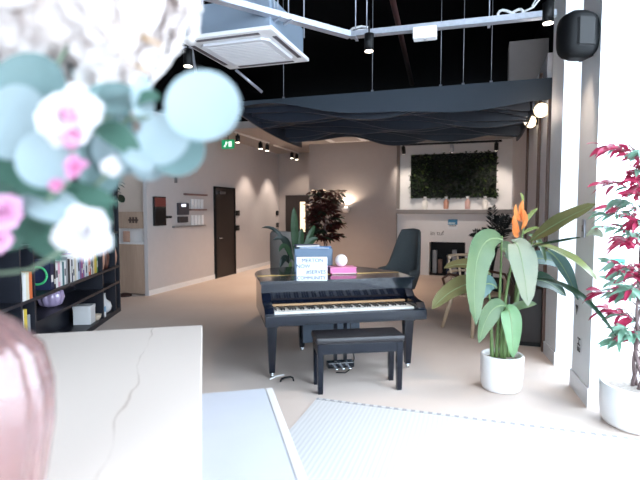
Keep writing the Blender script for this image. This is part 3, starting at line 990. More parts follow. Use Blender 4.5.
# things on the piano lid
TOP = 0.8275
lb_ = turned(0.905, 4.105, TOP, 31.5)
lb = thing('light_box', 'white cinema light box with black letters on the piano lid', 'light box', lb_, R(21))
MB().box(-0.133, 0.133, -0.02, 0.03, 0.0, 0.205, 0.005).build('casing', plastic_white, lb)
MB().box(-0.125, 0.125, -0.0225, -0.019, 0.006, 0.199).build('lit_front', mat('light_box_front', hexc(206, 214, 230), 0.5, emit=hexc(226, 234, 255), estr=0.05), lb)
rl = MB()
for k in range(1, 4):
    rl.box(-0.125, 0.125, -0.0245, -0.022, 0.051 * k - 0.001, 0.051 * k + 0.001)
rl.build('letter_rails', mat('rail_clear', hexc(190, 200, 214), 0.3), lb)
ltr = mat('letter_grey', hexc(44, 48, 60), 0.6)
for row, (tx, xo, w) in enumerate((('MERTON', 0.005, 1.0), ('NOW', -0.075, 1.0), ('#SERVES', 0.035, 1.0), ('COMMUNITY', -0.005, 0.9))):
    t_ = text('letters', tx, 0.046 * w, ltr, lb, (xo, -0.0245, 0.1765 - row * 0.0505), (R(90), 0, 0), 0.0006)

pk = thing('pink_book', 'thick pink book lying on the piano lid under the white ball', 'book', turned(1.295, 4.52, TOP, 31.5), R(28))
pinkm = mat('pink_cover', hexc(238, 150, 190), 0.45)
cv = MB()
cv.box(-0.13, 0.13, -0.09, 0.09, 0, 0.006, 0.002).box(-0.13, 0.13, -0.09, 0.09, 0.046, 0.052, 0.002).box(-0.13, -0.122, -0.09, 0.09, 0, 0.052)
cv.build('cover', pinkm, pk)
MB().box(-0.122, 0.122, -0.087, 0.087, 0.006, 0.046).build('pages', mat('pink_edge', hexc(232, 120, 172), 0.6), pk)
pk2 = thing('magenta_book', 'slim magenta notebook beneath the thick pink book', 'book', turned(1.295, 4.52, TOP, 31.5), R(31))
MB().box(-0.125, 0.125, -0.085, 0.085, 0, 0.012, 0.003).build('cover', mat('magenta_cover', hexc(190, 30, 110), 0.5), pk2)
MB().box(-0.118, 0.118, -0.0855, 0.082, 0.003, 0.009).build('pages', pages, pk2)
pk.location.z += 0.0125
bl = thing('white_ball', 'small white textured ball resting on the pink book', 'ball', turned(1.29, 4.53, TOP + 0.065 + 0.058, 31.5), 0)
MB().ball((0, 0, 0), 0.06, u=32, v=20).build('body', mat('white_foam', hexc(240, 236, 236), 0.7, bump=0.6, bscale=60), bl)

bx = thing('blue_grey_crate', 'blue-grey storage crate standing on the piano lid behind the light box', 'crate', turned(1.07, 4.80, TOP, 31.5), R(22))
bgm = mat('blue_grey_crate', hexc(104, 126, 150), 0.5)
cr = MB()
cr.box(-0.19, 0.19, -0.12, -0.105, 0.012, 0.23, 0.003).box(-0.19, 0.19, 0.105, 0.12, 0.012, 0.23, 0.003)
cr.box(-0.19, -0.175, -0.12, 0.12, 0.012, 0.23, 0.003).box(0.175, 0.19, -0.12, 0.12, 0.012, 0.23, 0.003)
cr.build('sides', bgm, bx)
MB().box(-0.188, 0.188, -0.118, 0.118, 0.0, 0.014).build('bottom', bgm, bx)
MB().box(-0.172, 0.172, -0.102, 0.102, 0.015, 0.218).build('contents', mat('dark_contents', hexc(50, 56, 66), 0.8), bx)
f1 = thing('blue_folder', 'bright blue folder lying across the top of the crate', 'folder', turned(1.09, 4.77, TOP + 0.2315, 31.5), R(12))
MB().box(-0.15, 0.15, -0.10, 0.09, 0, 0.012, 0.003).build('cover', mat('bright_blue', hexc(92, 150, 214), 0.4), f1)
MB().box(-0.145, 0.145, -0.1005, 0.08, 0.003, 0.009).build('sheets', pages, f1)
f2 = thing('grey_folder', 'slate grey folder lying on the blue folder on the crate', 'folder', turned(1.01, 4.83, TOP + 0.245, 31.5), R(30))
MB().box(-0.12, 0.12, -0.09, 0.09, 0, 0.015, 0.003).build('cover', mat('slate_cover', hexc(96, 104, 128), 0.5), f2)
MB().box(-0.115, 0.115, -0.0905, 0.085, 0.003, 0.012).build('sheets', pages, f2)


# ------------------------------------------------------------------ high-backed armchairs
def wing_chair(label, loc, rotz, fabric):
    o = thing('armchair', label, 'armchair', loc, rotz, 'high-backed armchairs behind the piano')
    # shell: a curved back that wraps into low arms, facing -y
    n = 26
    rr = []
    outer, inner = [], []
    for i in range(n + 1):
        a = R(-110) + R(220) * i / n            # 0 at the rear
        f = abs(a) / R(110)
        hgt = 1.16 - 0.05 * f if f < 0.42 else (1.14 - (f - 0.42) / 0.22 * 0.56 if f < 0.64 else 0.58 - 0.04 * (f - 0.64))
        rr.append((a, hgt))
    rings = []
    for a, hgt in rr:
        ring = []
        tp_ = 0.335 - 0.06 * max(0.0, hgt - 0.5) / 0.66
        for (r, z) in ((0.27, 0.28), (0.335, 0.5), (tp_ * 0.5 + 0.168, 0.5 + (hgt - 0.5) * 0.5), (tp_, hgt - 0.03), (tp_ - 0.022, hgt), (tp_ - 0.045, hgt - 0.03), (tp_ * 0.5 + 0.12, 0.5 + (hgt - 0.5) * 0.5), (0.285, 0.5), (0.22, 0.28)):
            lean = 0.19 * max(0, z - 0.45)
            ring.append((r * math.sin(a), r * math.cos(a) + lean, z))
        rings.append(ring)
    MB().rings(rings).build('back_shell', fabric, o)
    MB().lathe([(0.20, 0.27), (0.25, 0.30), (0.27, 0.38), (0.25, 0.42), (0.0, 0.43)], 28, (0, -0.02, 0)).build('seat_cushion', fabric, o)
    MB().lathe([(0.03, 0.03), (0.03, 0.27)], 14).build('column', matte_black, o)
    ft = MB()
    for k in range(4):
        a = k * math.pi / 2 + 0.4
        ft.tube([(0, 0, 0.05), (0.26 * math.cos(a), 0.26 * math.sin(a), 0.014)], [0.02, 0.013], 8)
    ft.build('star_base', matte_black, o)
    return o


ch = at(397, 250, 7.2)
ch.z = 0
wing_chair('tall dark grey armchair beside the piano, before the white mantel', ch, YAW + R(-48), grey_fabric)
ch = at(294, 250, 7.0)
ch.z = 0
wing_chair('mid grey high-backed armchair half hidden by the leafy plant behind the piano', ch, YAW + R(150), grey_fabric_pale)

# ------------------------------------------------------------------ niche with mantel and green wall
nm = thing('mantel_unit', 'white mantel unit with a dark opening under the green wall', 'mantel', (0, 11.3, 0), 0)
MB().box(-1.745, 0.655, -0.50, 0.0, 1.36, 1.445, 0.003).build('mantel_shelf', mat('mantel_shade_grey', hexc(150, 145, 143), 0.6), nm)  # grey puts the shelf front's shade into the colour; the top stays white
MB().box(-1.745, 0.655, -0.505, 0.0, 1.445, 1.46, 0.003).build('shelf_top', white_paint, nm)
MB().box(-1.745, 0.655, -0.38, 0.0, 0.74, 1.36).build('upper_panel', white_paint, nm)
MB().box(-1.745, -1.03, -0.38, 0.0, 0.0, 0.74).build('side_panel', white_paint, nm)
MB().box(-0.27, 0.655, -0.38, 0.0, 0.0, 0.74).build('side_panel', white_paint, nm)
MB().box(-1.03, -0.27, -0.04, 0.0, 0.0, 0.74).box(-1.03, -0.27, -0.36, 0.0, 0.0, 0.04).build('opening_lining', matte_black, nm)
for tx, x in (('in', -0.965), ('tuf', -0.80)):
    text('lettering', tx, 0.135, mat('letter_brown', hexc(96, 84, 80), 0.6), nm, (x, -0.382, 0.93), (R(90), 0, 0))
po = thing('small_poster', 'small blue and white poster on the mantel panel', 'poster', (-0.54, 10.92, 1.12), 0)
MB().box(-0.10, 0.10, -0.006, 0.0, -0.10, 0.12).build('sheet', plastic_white, po)
MB().box(-0.10, 0.10, -0.0075, -0.006, 0.0, 0.12).build('blue_picture', mat('poster_blue', hexc(60, 130, 170), 0.5), po)
MB().box(-0.09, 0.05, -0.0085, -0.0075, 0.02, 0.05).build('pale_band', mat('poster_pale', hexc(200, 220, 226), 0.5), po)
MB().box(-0.08, 0.08, -0.0075, -0.006, -0.03, -0.015).build('dark_line', matte_black, po)
for i, (a, h_, cc) in enumerate(((-0.92, 0.5, 'grey'), (-0.80, 0.3, 'brown'), (-0.62, 0.42, 'navy'), (-0.50, 0.52, 'grey'), (-0.40, 0.36, 'navy'))):
    o = tag(MB().box(a - 0.045, a + 0.045, 11.02, 11.22, 0.041, 0.041 + h_, 0.004).build('binder', mat('book_' + cc.replace(' ', '_'), hexc(*bookcol[cc]), 0.5)), '%s %s binder standing in the dark opening of the mantel' % (ordn[i], cc), 'binder', 'binders in the mantel opening')

gw = thing('green_wall', 'rectangular green plant wall above the white mantel shelf', 'plant wall', (-0.575, 11.3, 2.2), 0)
MB().box(-0.92, 0.92, -0.06, 0.0, -0.49, 0.49, 0.004).build('backing_frame', mat('dark_backing', hexc(26, 30, 24), 0.8), gw)
rg = random.Random(11)
for nmx, m, cnt in (('dark_foliage', leaf_mat('wall_leaf_dark', hexc(48, 66, 40), hexc(28, 42, 28)), 1500), ('light_foliage', leaf_mat('wall_leaf_light', hexc(110, 128, 76), hexc(72, 92, 54)), 420)):
    lf = MB()
    for k in range(cnt):
        x, z = rg.uniform(-0.93, 0.93), rg.uniform(-0.50, 0.50)
        if nmx == 'light_foliage' and abs(x) < 0.5 and rg.random() < 0.7:
            continue
        d = Vector((rg.uniform(-0.7, 0.7), -rg.uniform(0.4, 1), rg.uniform(-0.8, 0.5))).normalized()
        p = Vector((x, -0.05 - rg.uniform(0, 0.05), z))
        L = rg.uniform(0.05, 0.10)
        lf.leaf(p, p + d * L * 0.6 + Vector((0, 0, 0.01)), p + d * L, L * 0.5, (d.z, 0.2, -d.y + 0.2), 3, peak=0.5)
    lf.build(nmx, m, gw, normals=False)
cols4 = [('white', hexc(236, 232, 226)), ('terracotta', hexc(206, 150, 128)), ('pink and white', hexc(222, 180, 170)), ('white', hexc(238, 234, 228))]
for i, px in enumerate((425, 446, 467.5, 485)):
    P = at(px, 206, 11.0)
    o = thing('shelf_bottle', '%s bottle on the mantel shelf, %s from the grey wall partition' % (cols4[i][0], ('first', 'second', 'third', 'fourth')[i]), 'bottle', (P.x * 11.05 / P.y if False else P.x, 11.0, 1.4605), 0, 'bottles on the mantel shelf')
    o.location.x = at(px, 206, 10.4 + 0.0).x * 11.0 / at(px, 206, 10.4).y
    MB().lathe([(0.05, 0), (0.055, 0.02), (0.055, 0.16), (0.03, 0.2), (0.026, 0.22)], 18).build('body', mat('bottle_%d' % i, cols4[i][1], 0.4), o)
    MB().lathe([(0.035, 0.22), (0.035, 0.27), (0.03, 0.275)], 16).build('cap', white_ceramic, o)
trk = thing('track_light', 'dark ceiling track with spotlights in front of the green wall', 'track light', (-0.55, 10.3, 2.80), 0)
MB().box(-1.0, 0.95, -0.02, 0.02, -0.02, 0.02).build('track', matte_black, trk)
for x in (-0.98, 0.0, 0.85):
    h1 = MB().tube([(x, 0, -0.02), (x, 0, -0.06)], 0.01, 8).tube([(x, -0.03, -0.05), (x, 0.07, -0.16)], 0.04, 14).build('spot_head', matte_black if x else galv, trk)
    MB().tube([(x, 0.071, -0.161), (x, 0.074, -0.164)], 0.034, 14).build('lens', bulb_glow, h1)
for x in (-0.9, 0.85):
    MB().tube([(x, 0, 0.02), (x, 0, 0.17)], 0.006, 6).build('hanger', galv, trk)

# uplight on the middle wall
ul = thing('wall_uplight', 'small wall uplight glowing on the taupe wall behind the piano', 'wall light', (-2.88, 10.8, 1.44), 0)
MB().lathe([(0.0, -0.06), (0.05, -0.05), (0.09, 0.0), (0.10, 0.05), (0.09, 0.05), (0.07, 0.0), (0.0, -0.03)], 24, (0, -0.11, 0), cap=False).build('bowl', white_paint, ul)
MB().ball((0, -0.11, 0.03), 0.045).build('bulb', bulb_glow, ul)
MB().box(-0.04, 0.04, -0.02, 0.0, -0.06, 0.04).build('back_plate', white_paint, ul)

# globe wall lamps between the right-hand panels
for i, (b_, z) in enumerate(((5.45, 2.45), (6.55, 2.52))):
    o = thing('globe_lamp', ('glowing globe wall lamp closest to the window pillar', 'glowing globe wall lamp farther back under the canopy edge')[i], 'wall light', (0.66, b_, z), 0, 'globe lamps on the panelled wall')
    MB().ball((-0.08, 0, 0), 0.072).build('globe', lamp_glow, o)
    MB().box(-0.035, 0.0, -0.04, 0.04, -0.04, 0.04, 0.005).build('wall_plate', matte_black, o)
sb = thing('low_sideboard', 'low dark brown sideboard along the grey panelled wall', 'sideboard', (0.513, 6.20, 0), 0)
MB().box(-0.13, 0.145, -0.72, 0.72, 0.05, 0.62, 0.005).build('body', dark_door, sb)
for yy in (-0.36, 0.36):
    dr = MB().box(-0.145, -0.13, yy - 0.34, yy + 0.34, 0.07, 0.60, 0.003).build('door', dark_door, sb)
    MB().box(-0.155, -0.145, yy + (0.28 if yy < 0 else -0.28) - 0.008, yy + (0.28 if yy < 0 else -0.28) + 0.008, 0.30, 0.42).build('handle', galv, dr)
MB().box(-0.11, 0.13, -0.69, 0.69, 0.0, 0.05).build('plinth', matte_black, sb)

# ------------------------------------------------------------------ plants
class Plant:
    def __init__(self, base):
        self.base = Vector(base)
        self.inv = Matrix.Rotation(-YAW, 3, 'Z')

    def l(self, px, py, d):
        return self.inv @ (at(px, py, d) - self.base)


def pot(o, r, h, m):
    MB().lathe([(r * 0.80, 0.0), (r * 0.90, 0.012), (r * 0.95, 0.04), (r, h * 0.5), (r, h - 0.008), (r - 0.006, h), (r - 0.022, h), (r - 0.026, h - 0.03), (r - 0.026, h - 0.05)], 48, cap=True).build('pot', m, o)
    s = MB()
    s.lathe([(r - 0.027, h - 0.045), (r * 0.5, h - 0.03), (0.0, h - 0.025)], 32, cap=False)
    s.build('soil', soil, o)


# bird-of-paradise like plant
pc = cam_frame(1.466, 3.85, 0)
hp = thing('heliconia_plant', 'broad-leaved plant with an orange flower in a white pot', 'plant', pc, YAW)
pot(hp, 0.166, 0.285, white_ceramic)
P = Plant(pc)
gl = leaf_mat('heliconia_leaf', hexc(60, 98, 72), hexc(126, 142, 104), 4.0, 0.35, (1, 1, 1))
gl2 = leaf_mat('heliconia_leaf_pale', hexc(118, 144, 126), hexc(170, 166, 142), 4.0, 0.35)
gl3 = leaf_mat('heliconia_leaf_blue', hexc(98, 128, 126), hexc(76, 106, 100), 3.0, 0.35)
gl4 = leaf_mat('heliconia_leaf_brown', hexc(122, 112, 74), hexc(96, 104, 66), 4.0, 0.5)
gl5 = leaf_mat('heliconia_leaf_deep', hexc(44, 74, 54), hexc(30, 56, 42), 4.0, 0.35)
D0 = 3.85
st = [((496, 362), (500, 300), (502, 236), 0.0), ((501, 362), (502, 300), (516, 243), -0.06), ((507, 362), (512, 300), (533, 240), 0.02), ((511, 361), (513, 310), (524, 222), 0.08), ((504, 362), (505, 320), (506, 305), -0.09), ((512, 362), (515, 325), (520, 280), 0.05), ((492, 362), (492, 330), (489, 290), 0.03)]
for a, b, c, o_ in st:
    pts = []
    A, Bv, Cv = P.l(a[0], a[1], D0 + o_ * 0.3), P.l(b[0], b[1], D0 + o_ * 0.6), P.l(c[0], c[1], D0 + o_)
    A.z = min(A.z, 0.25)
    for k in range(9):
        s = k / 8
        pts.append(A * (1 - s) ** 2 + Bv * 2 * s * (1 - s) + Cv * s * s)
    MB().tube(pts, [0.018 - 0.011 * k / 8 for k in range(9)], 8).build('stem', stem_green, hp)


midrib_m = mat('leaf_midrib', hexc(126, 146, 104), 0.5)


def hleaf(b, c, t, w, m, db=0.0, dc=None, dt=None, nrm=(0, -0.8, 0.6), **kw):
    dc = db if dc is None else dc
    dt = dc if dt is None else dt
    mb = MB()
    mb.leaf(P.l(b[0], b[1], D0 + db), P.l(c[0], c[1], D0 + dc), P.l(t[0], t[1], D0 + dt), w, nrm, 14, wave=0.03, **kw)
    lfo = mb.build('leaf', m, hp, normals=False)
    if w > 0.1:
        B_, C_, T_ = P.l(b[0], b[1], D0 + db), P.l(c[0], c[1], D0 + dc), P.l(t[0], t[1], D0 + dt)
        pts = [B_ * (1 - q) ** 2 + C_ * 2 * q * (1 - q) + T_ * q * q for q in [i / 10 * 0.96 for i in range(11)]]
        MB().tube(pts, [0.007 - 0.00055 * i for i in range(11)], 6).build('midrib', midrib_m, lfo)


hleaf((503, 240), (467, 226), (476, 326), 0.23, gl, 0.0, -0.12, -0.18, (0.35, -0.9, 0.2))
hleaf((513, 243), (521, 236), (528, 306), 0.22, gl2, -0.06, -0.16, -0.20, (0.1, -1, 0.1), peak=0.55)
hleaf((529, 242), (555, 222), (596, 204), 0.125, gl4, 0.0, -0.3, -0.58, (-0.3, -0.9, 0.5))
hleaf((531, 243), (570, 250), (597, 280), 0.11, mat('heliconia_leaf_lime', hexc(126, 146, 84), 0.4, col2=hexc(150, 160, 106)), -0.02, -0.3, -0.58, (0.3, -0.9, 0.6))
hleaf((546, 250), (562, 256), (578, 300), 0.13, gl3, 0.02, -0.02, -0.08, (0.3, -0.9, 0.2))
hleaf((520, 282), (570, 268), (616, 336), 0.07, gl5, 0.05, -0.4, -0.72, (0.2, -0.8, 0.7))
hleaf((518, 285), (540, 270), (566, 296), 0.15, gl5, 0.12, 0.18, 0.2, (0.0, -0.8, 0.6))
hleaf((520, 262), (545, 252), (572, 270), 0.14, gl3, 0.15, 0.2, 0.2, (0.0, -0.8, 0.6))
hleaf((491, 285), (460, 276), (432, 309), 0.17, gl4, 0.02, -0.02, -0.1, (-0.3, -0.7, 0.7))
hleaf((491, 275), (470, 258), (444, 268), 0.12, gl4, 0.1, 0.16, 0.2, (-0.2, -0.6, 0.8))
hleaf((506, 306), (488, 300), (479, 343), 0.16, gl, -0.09, -0.14, -0.16, (0.3, -0.9, 0.2))
hleaf((505, 308), (513, 306), (513, 358), 0.15, mat('heliconia_leaf_fresh', hexc(84, 128, 84), 0.4, col2=hexc(122, 156, 110)), -0.09, -0.17, -0.18, (-0.1, -1, 0.1))
hleaf((506, 312), (520, 303), (537, 304), 0.07, gl, -0.06, -0.1, -0.12)
hleaf((497, 288), (482, 272), (470, 312), 0.15, gl3, -0.02, -0.1, -0.1, (0.3, -0.9, 0.2))
hleaf((520, 250), (545, 243), (583, 237), 0.035, gl5, 0.0, -0.3, -0.5)
hleaf((528, 235), (540, 235), (546, 262), 0.06, gl, 0.12, 0.14, 0.15)
hleaf((586, 237), (594, 228), (603, 238), 0.08, gl2, -0.5, -0.58, -0.6)
hleaf((500, 250), (508, 244), (512, 262), 0.14, gl, 0.1, 0.1, 0.1)
fl = MB()
for a, b, c, w in (((522, 222), (518, 208), (523, 200), 0.035), ((521, 222), (512, 214), (516, 204), 0.03), ((520, 232), (510, 226), (515, 213), 0.04), ((521, 230), (527, 220), (522, 208), 0.035), ((519, 236), (512, 236), (514, 222), 0.04)):
    fl.leaf(P.l(a[0], a[1], D0 + 0.08), P.l(b[0], b[1], D0 + 0.05), P.l(c[0], c[1], D0 + 0.04), w * 1.4, (0.2, -1, 0.1), 6, fold=0.6)
fl.build('orange_flower', leaf_mat('orange_bract', hexc(232, 120, 62), hexc(240, 160, 90)), hp, normals=False)
fb_ = MB()
for a, b, c, w in (((521, 228), (528, 214), (538, 208), 0.04), ((520, 236), (530, 226), (540, 228), 0.03), ((522, 206), (524, 198), (520, 192), 0.025)):
    fb_.leaf(P.l(a[0], a[1], D0 + 0.08), P.l(b[0], b[1], D0 + 0.06), P.l(c[0], c[1], D0 + 0.06), w, (0.2, -1, 0.1), 6, fold=0.4)
fb_.build('green_bracts', leaf_mat('green_bract', hexc(150, 160, 90), hexc(120, 140, 80)), hp, normals=False)


# red and green leafed tree plants
def red_tree(name, label, base, potr, poth, height, spread, cl, reds, greens, potmat, seed, group=None, npl=13, leafL=0.12, upper=0.0):
    rs = random.Random(seed)
    o = thing(name, label, 'plant', base, YAW, group)
    pot(o, potr, poth, potmat)
    hb = poth - 0.03
    tk = []
    for k in range(5):
        ph = k * 1.26
        pts = []
        for i in range(30):
            s = i / 29
            r = (0.045 - 0.02 * s)
            aa = ph + s * 9.0 * (1 if k % 2 else -1)
            pts.append((r * math.cos(aa), r * math.sin(aa), hb - 0.02 + s * (height * 0.80 - hb)))
        MB().tube(pts, [0.013 - 0.006 * i / 29 for i in range(30)], 7).build('trunk', bark, o)
    rm_, gm_, tw = MB(), MB(), MB()
    for (z, az, red) in cl:
        out = spread * rs.uniform(0.45, 1.0)
        d = Vector((math.cos(az), math.sin(az), 0))
        p0 = Vector((0, 0, z - 0.10))
        p1 = d * out * 0.5 + Vector((0, 0, z + 0.02))
        p2 = d * out + Vector((0, 0, z - 0.01))
        tw.tube([p0, p1, p2], [0.006, 0.005, 0.003], 5)
        tgt = rm_ if red else gm_
        for q in range(npl):
            s = rs.uniform(0.25, 1.0)
            pp = p0 * (1 - s) ** 2 + p1 * 2 * s * (1 - s) + p2 * s * s
            a2 = az + rs.uniform(-1.3, 1.3)
            dd = Vector((math.cos(a2), math.sin(a2), rs.uniform(-0.55, 0.45))).normalized()
            L = leafL * rs.uniform(0.7, 1.2)
            tgt2 = tgt if rs.random() < 0.85 else (gm_ if red else rm_)
            tgt2.leaf(pp, pp + dd * L * 0.5 + Vector((0, 0, 0.02)), pp + dd * L + Vector((0, 0, -0.02)), L * 0.30, (rs.uniform(-0.4, 0.4), rs.uniform(-0.8, 0.1), 0.8), 5, peak=0.4, blunt=0.8)
    tw.build('twigs', bark, o)
    rm_.build('red_leaves', reds, o, normals=False)
    gm_.build('green_leaves', greens, o, normals=False)
    return o


redm = leaf_mat('red_leaf', hexc(190, 60, 96), hexc(140, 36, 66), 8, 0.4)
grnm = leaf_mat('red_plant_green_leaf', hexc(136, 178, 156), hexc(92, 128, 108), 8, 0.4)
pc2 = cam_frame(2.145, 3.19, 0)
rc_ = random.Random(5)
cl = []
zz = 0.62
while zz < 1.93:
    for k in range(4):
        cl.append((zz + rc_.uniform(-0.05, 0.05), rc_.uniform(0, 6.28) if k > 1 else math.pi + rc_.uniform(-0.8, 0.8), rc_.random() < 0.6))
    zz += 0.12
red_tree('red_leaf_plant', 'tall red and green leafed plant with twisted stems by the window', pc2, 0.24, 0.28, 1.98, 0.30, cl, redm, grnm, white_ceramic, 21, npl=15, leafL=0.125)
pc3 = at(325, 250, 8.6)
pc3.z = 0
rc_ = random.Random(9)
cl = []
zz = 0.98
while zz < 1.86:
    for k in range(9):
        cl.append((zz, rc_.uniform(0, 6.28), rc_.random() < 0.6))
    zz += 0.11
red_tree('shaded_red_plant', 'red leafed plant with shade painted into its leaves against the taupe wall', pc3, 0.2, 0.3, 1.8, 0.30, cl, leaf_mat('shaded_red_leaf', hexc(84, 38, 33), hexc(48, 28, 25), 8, 0.5), leaf_mat('shaded_green_leaf', hexc(54, 66, 48), hexc(36, 44, 34), 8, 0.5), mat('grey_pot', hexc(96, 94, 94), 0.6), 31, npl=16, leafL=0.17)  # leaf colours darkened to carry the shadow this plant stands in

# long-leaved plant behind the piano
pc4 = at(296, 250, 6.1)
pc4.z = 0
o = thing('peace_lily_plant', 'green long-leaved plant behind the crate on the piano', 'plant', pc4, YAW)
pot(o, 0.17, 0.36, mat('dark_pot', hexc(52, 52, 54), 0.6))
Q = Plant(pc4)
gd = leaf_mat('lily_leaf', hexc(66, 94, 62), hexc(44, 68, 48), 5, 0.35)
gdd = leaf_mat('lily_leaf_dark', hexc(40, 54, 48), hexc(28, 38, 36), 5, 0.35)
for i, (b, c, t, w, m, dd) in enumerate((((296, 262), (294, 225), (294, 207), 0.095, gd, -0.05), ((290, 262), (282, 222), (261, 228), 0.05, gdd, 0.0), ((291, 262), (290, 230), (273, 240), 0.07, gdd, -0.1), ((299, 262), (306, 240), (318, 238), 0.10, gd, 0.05), ((300, 262), (312, 228), (315, 226), 0.07, gd, 0.1),
                                        ((289, 264), (285, 250), (280, 268), 0.08, gdd, -0.12), ((294, 262), (284, 236), (279, 252), 0.07, gd, -0.15), ((297, 262), (300, 240), (302, 228), 0.10, gd, 0.1))):
    mb = MB()
    mb.leaf(Q.l(b[0], b[1], 6.1), Q.l(c[0], c[1], 6.1 + dd), Q.l(t[0], t[1], 6.1 + dd * 1.5), w, (0.1, -1, 0.3), 10)
    mb.build('leaf', m, o, normals=False)
    bb_ = Q.l(b[0], b[1], 6.1)
    MB().tube([(0.0 + 0.02 * (i - 3.5), 0, 0.33), (bb_.x * 0.6, 0, (bb_.z + 0.33) / 2), bb_], 0.008, 6).build('stem', stem_green, o)

# dark palm in front of the mantel
pc5 = at(492, 270, 7.9)
pc5.z = 0
o = thing('dark_palm', 'dark feathery palm standing before the white mantel', 'plant', pc5, YAW)
pot(o, 0.18, 0.32, mat('dark_pot', hexc(52, 52, 54), 0.6))
pm = leaf_mat('palm_leaf', hexc(36, 44, 44), hexc(24, 30, 32), 6, 0.4)
rp = random.Random(4)
for k in range(17):
    az = k * 2.4
    sp_ = rp.uniform(0.08, 0.34)
    zt = rp.uniform(1.15, 1.58) - 0.6 * sp_
    b = Vector((0, 0, 0.30))
    c = Vector((math.cos(az) * sp_ * 0.35, math.sin(az) * sp_ * 0.35, zt * 0.92))
    t = Vector((math.cos(az) * sp_, math.sin(az) * sp_, zt))
    mb = MB()
    pts = [b * (1 - s) ** 2 + c * 2 * s * (1 - s) + t * s * s for s in [i / 14 for i in range(15)]]
    mb.tube(pts, [0.007 - 0.0004 * i for i in range(15)], 5)
    for i in range(6, 15):
        for sgn_ in (-1, 1):
            dr_ = (pts[min(i + 1, 14)] - pts[i - 1]).normalized()
            sd = dr_.cross(Vector((0.2, -1, 0.3))).normalized() * sgn_
            L = 0.17 * (1 - abs(i - 9) / 12)
            mb.leaf(pts[i], pts[i] + (sd * 0.6 + dr_ * 0.6) * L * 0.6, pts[i] + (sd * 0.75 + dr_ * 0.75) * L + Vector((0, 0, -0.03)), 0.022, (0.1, -1, 0.2), 3)
    mb.build('frond', pm, o, normals=False)

# ------------------------------------------------------------------ wooden chair behind the plant
wc_p = at(476, 332, 5.75)
wc_p.z = 0
WS = 1.22
wc = thing('wooden_chair', 'pale wooden armchair with slatted seat behind the broad-leaved plant', 'chair', wc_p, YAW + R(25))
lw = mat('light_ash', hexc(206, 182, 156), 0.5, col2=hexc(186, 160, 132), scale=6, stretch=(8, 8, 1))
dwd = mat('dark_walnut', hexc(92, 62, 50), 0.45, col2=hexc(70, 46, 38), scale=6, stretch=(6, 6, 1))
for sx in (-1, 1):
    MB().tube([(sx * 0.17, -0.15, 0.36), (sx * 0.25, -0.22, 0.0)], [0.023, 0.015], 10).build('leg', lw, wc)
    MB().tube([(sx * 0.17, 0.15, 0.36), (sx * 0.22, 0.24, 0.0)], [0.023, 0.015], 10).build('leg', lw, wc)
    MB().tube([(sx * 0.20, 0.20, 0.36), (sx * 0.24, 0.22, 0.50), (sx * 0.26, 0.10, 0.56), (sx * 0.26, -0.10, 0.55), (sx * 0.24, -0.17, 0.48), (sx * 0.20, -0.16, 0.36)], 0.013, 10).build('arm', dwd, wc)
sl_ = MB()
for k in range(7):
    sl_.box(-0.21, 0.21, -0.19 + k * 0.055, -0.148 + k * 0.055, 0.355, 0.375, 0.003)
sl_.build('seat', lw, wc)
for k, z in enumerate((0.56, 0.64, 0.72)):
    pts = [(0.25 * math.sin(a), 0.02 + 0.24 * math.cos(a) + 0.1 * (z - 0.4), z) for a in [R(-75 + 150 * i / 12) for i in range(13)]]
    MB().tube(pts, 0.014, 8).build('back_slat', lw, wc)
for sx in (-1, 0, 1):
    a = R(45) * sx
    MB().tube([(0.22 * math.sin(a), 0.2 * math.cos(a), 0.37), (0.25 * math.sin(a), 0.02 + 0.24 * math.cos(a) + 0.035, 0.73)], 0.012, 8).build('back_post', lw, wc)

wc.scale = (WS, WS, WS)
# ------------------------------------------------------------------ big pale table and bench
stone = bpy.data.materials.new('pale_stone')
stone.use_nodes = True
nt = stone.node_tree
pb = nt.nodes['Principled BSDF']
pb.inputs['Roughness'].default_value = 0.35
tc = nt.nodes.new('ShaderNodeTexCoord')
sx_ = nt.nodes.new('ShaderNodeSeparateXYZ')
nt.links.new(tc.outputs['Object'], sx_.inputs[0])
nz = nt.nodes.new('ShaderNodeTexNoise')
nz.inputs['Scale'].default_value = 1.6
nz.inputs['Detail'].default_value = 5
nt.links.new(tc.outputs['Object'], nz.inputs['Vector'])


def math_node(op, a, b):
    n = nt.nodes.new('ShaderNodeMath')
    n.operation = op
    for i, v in enumerate((a, b)):
        if isinstance(v, (int, float)):
            n.inputs[i].default_value = v
        else:
            nt.links.new(v, n.inputs[i])
    return n.outputs[0]


wob = math_node('MULTIPLY', math_node('SUBTRACT', nz.outputs['Fac'], 0.5), 0.22)
line = math_node('ADD', math_node('ADD', sx_.outputs['X'], wob), 0.23)
slant = math_node('ADD', line, math_node('MULTIPLY', sx_.outputs['Y'], 0.015))
tri = math_node('PINGPONG', slant, 0.26)
n3 = nt.nodes.new('ShaderNodeTexNoise')
n3.inputs['Scale'].default_value = 3.0
nt.links.new(tc.outputs['Object'], n3.inputs['Vector'])
wid = math_node('MULTIPLY', math_node('SUBTRACT', n3.outputs['Fac'], 0.36), 0.018)
hit = math_node('LESS_THAN', tri, wid)
mx = nt.nodes.new('ShaderNodeMix')
mx.data_type = 'RGBA'
mx.inputs['A'].default_value = hexc(240, 224, 213)
mx.inputs['B'].default_value = hexc(212, 192, 178)
nt.links.new(hit, mx.inputs['Factor'])
nt.links.new(mx.outputs['Result'], pb.inputs['Base Color'])

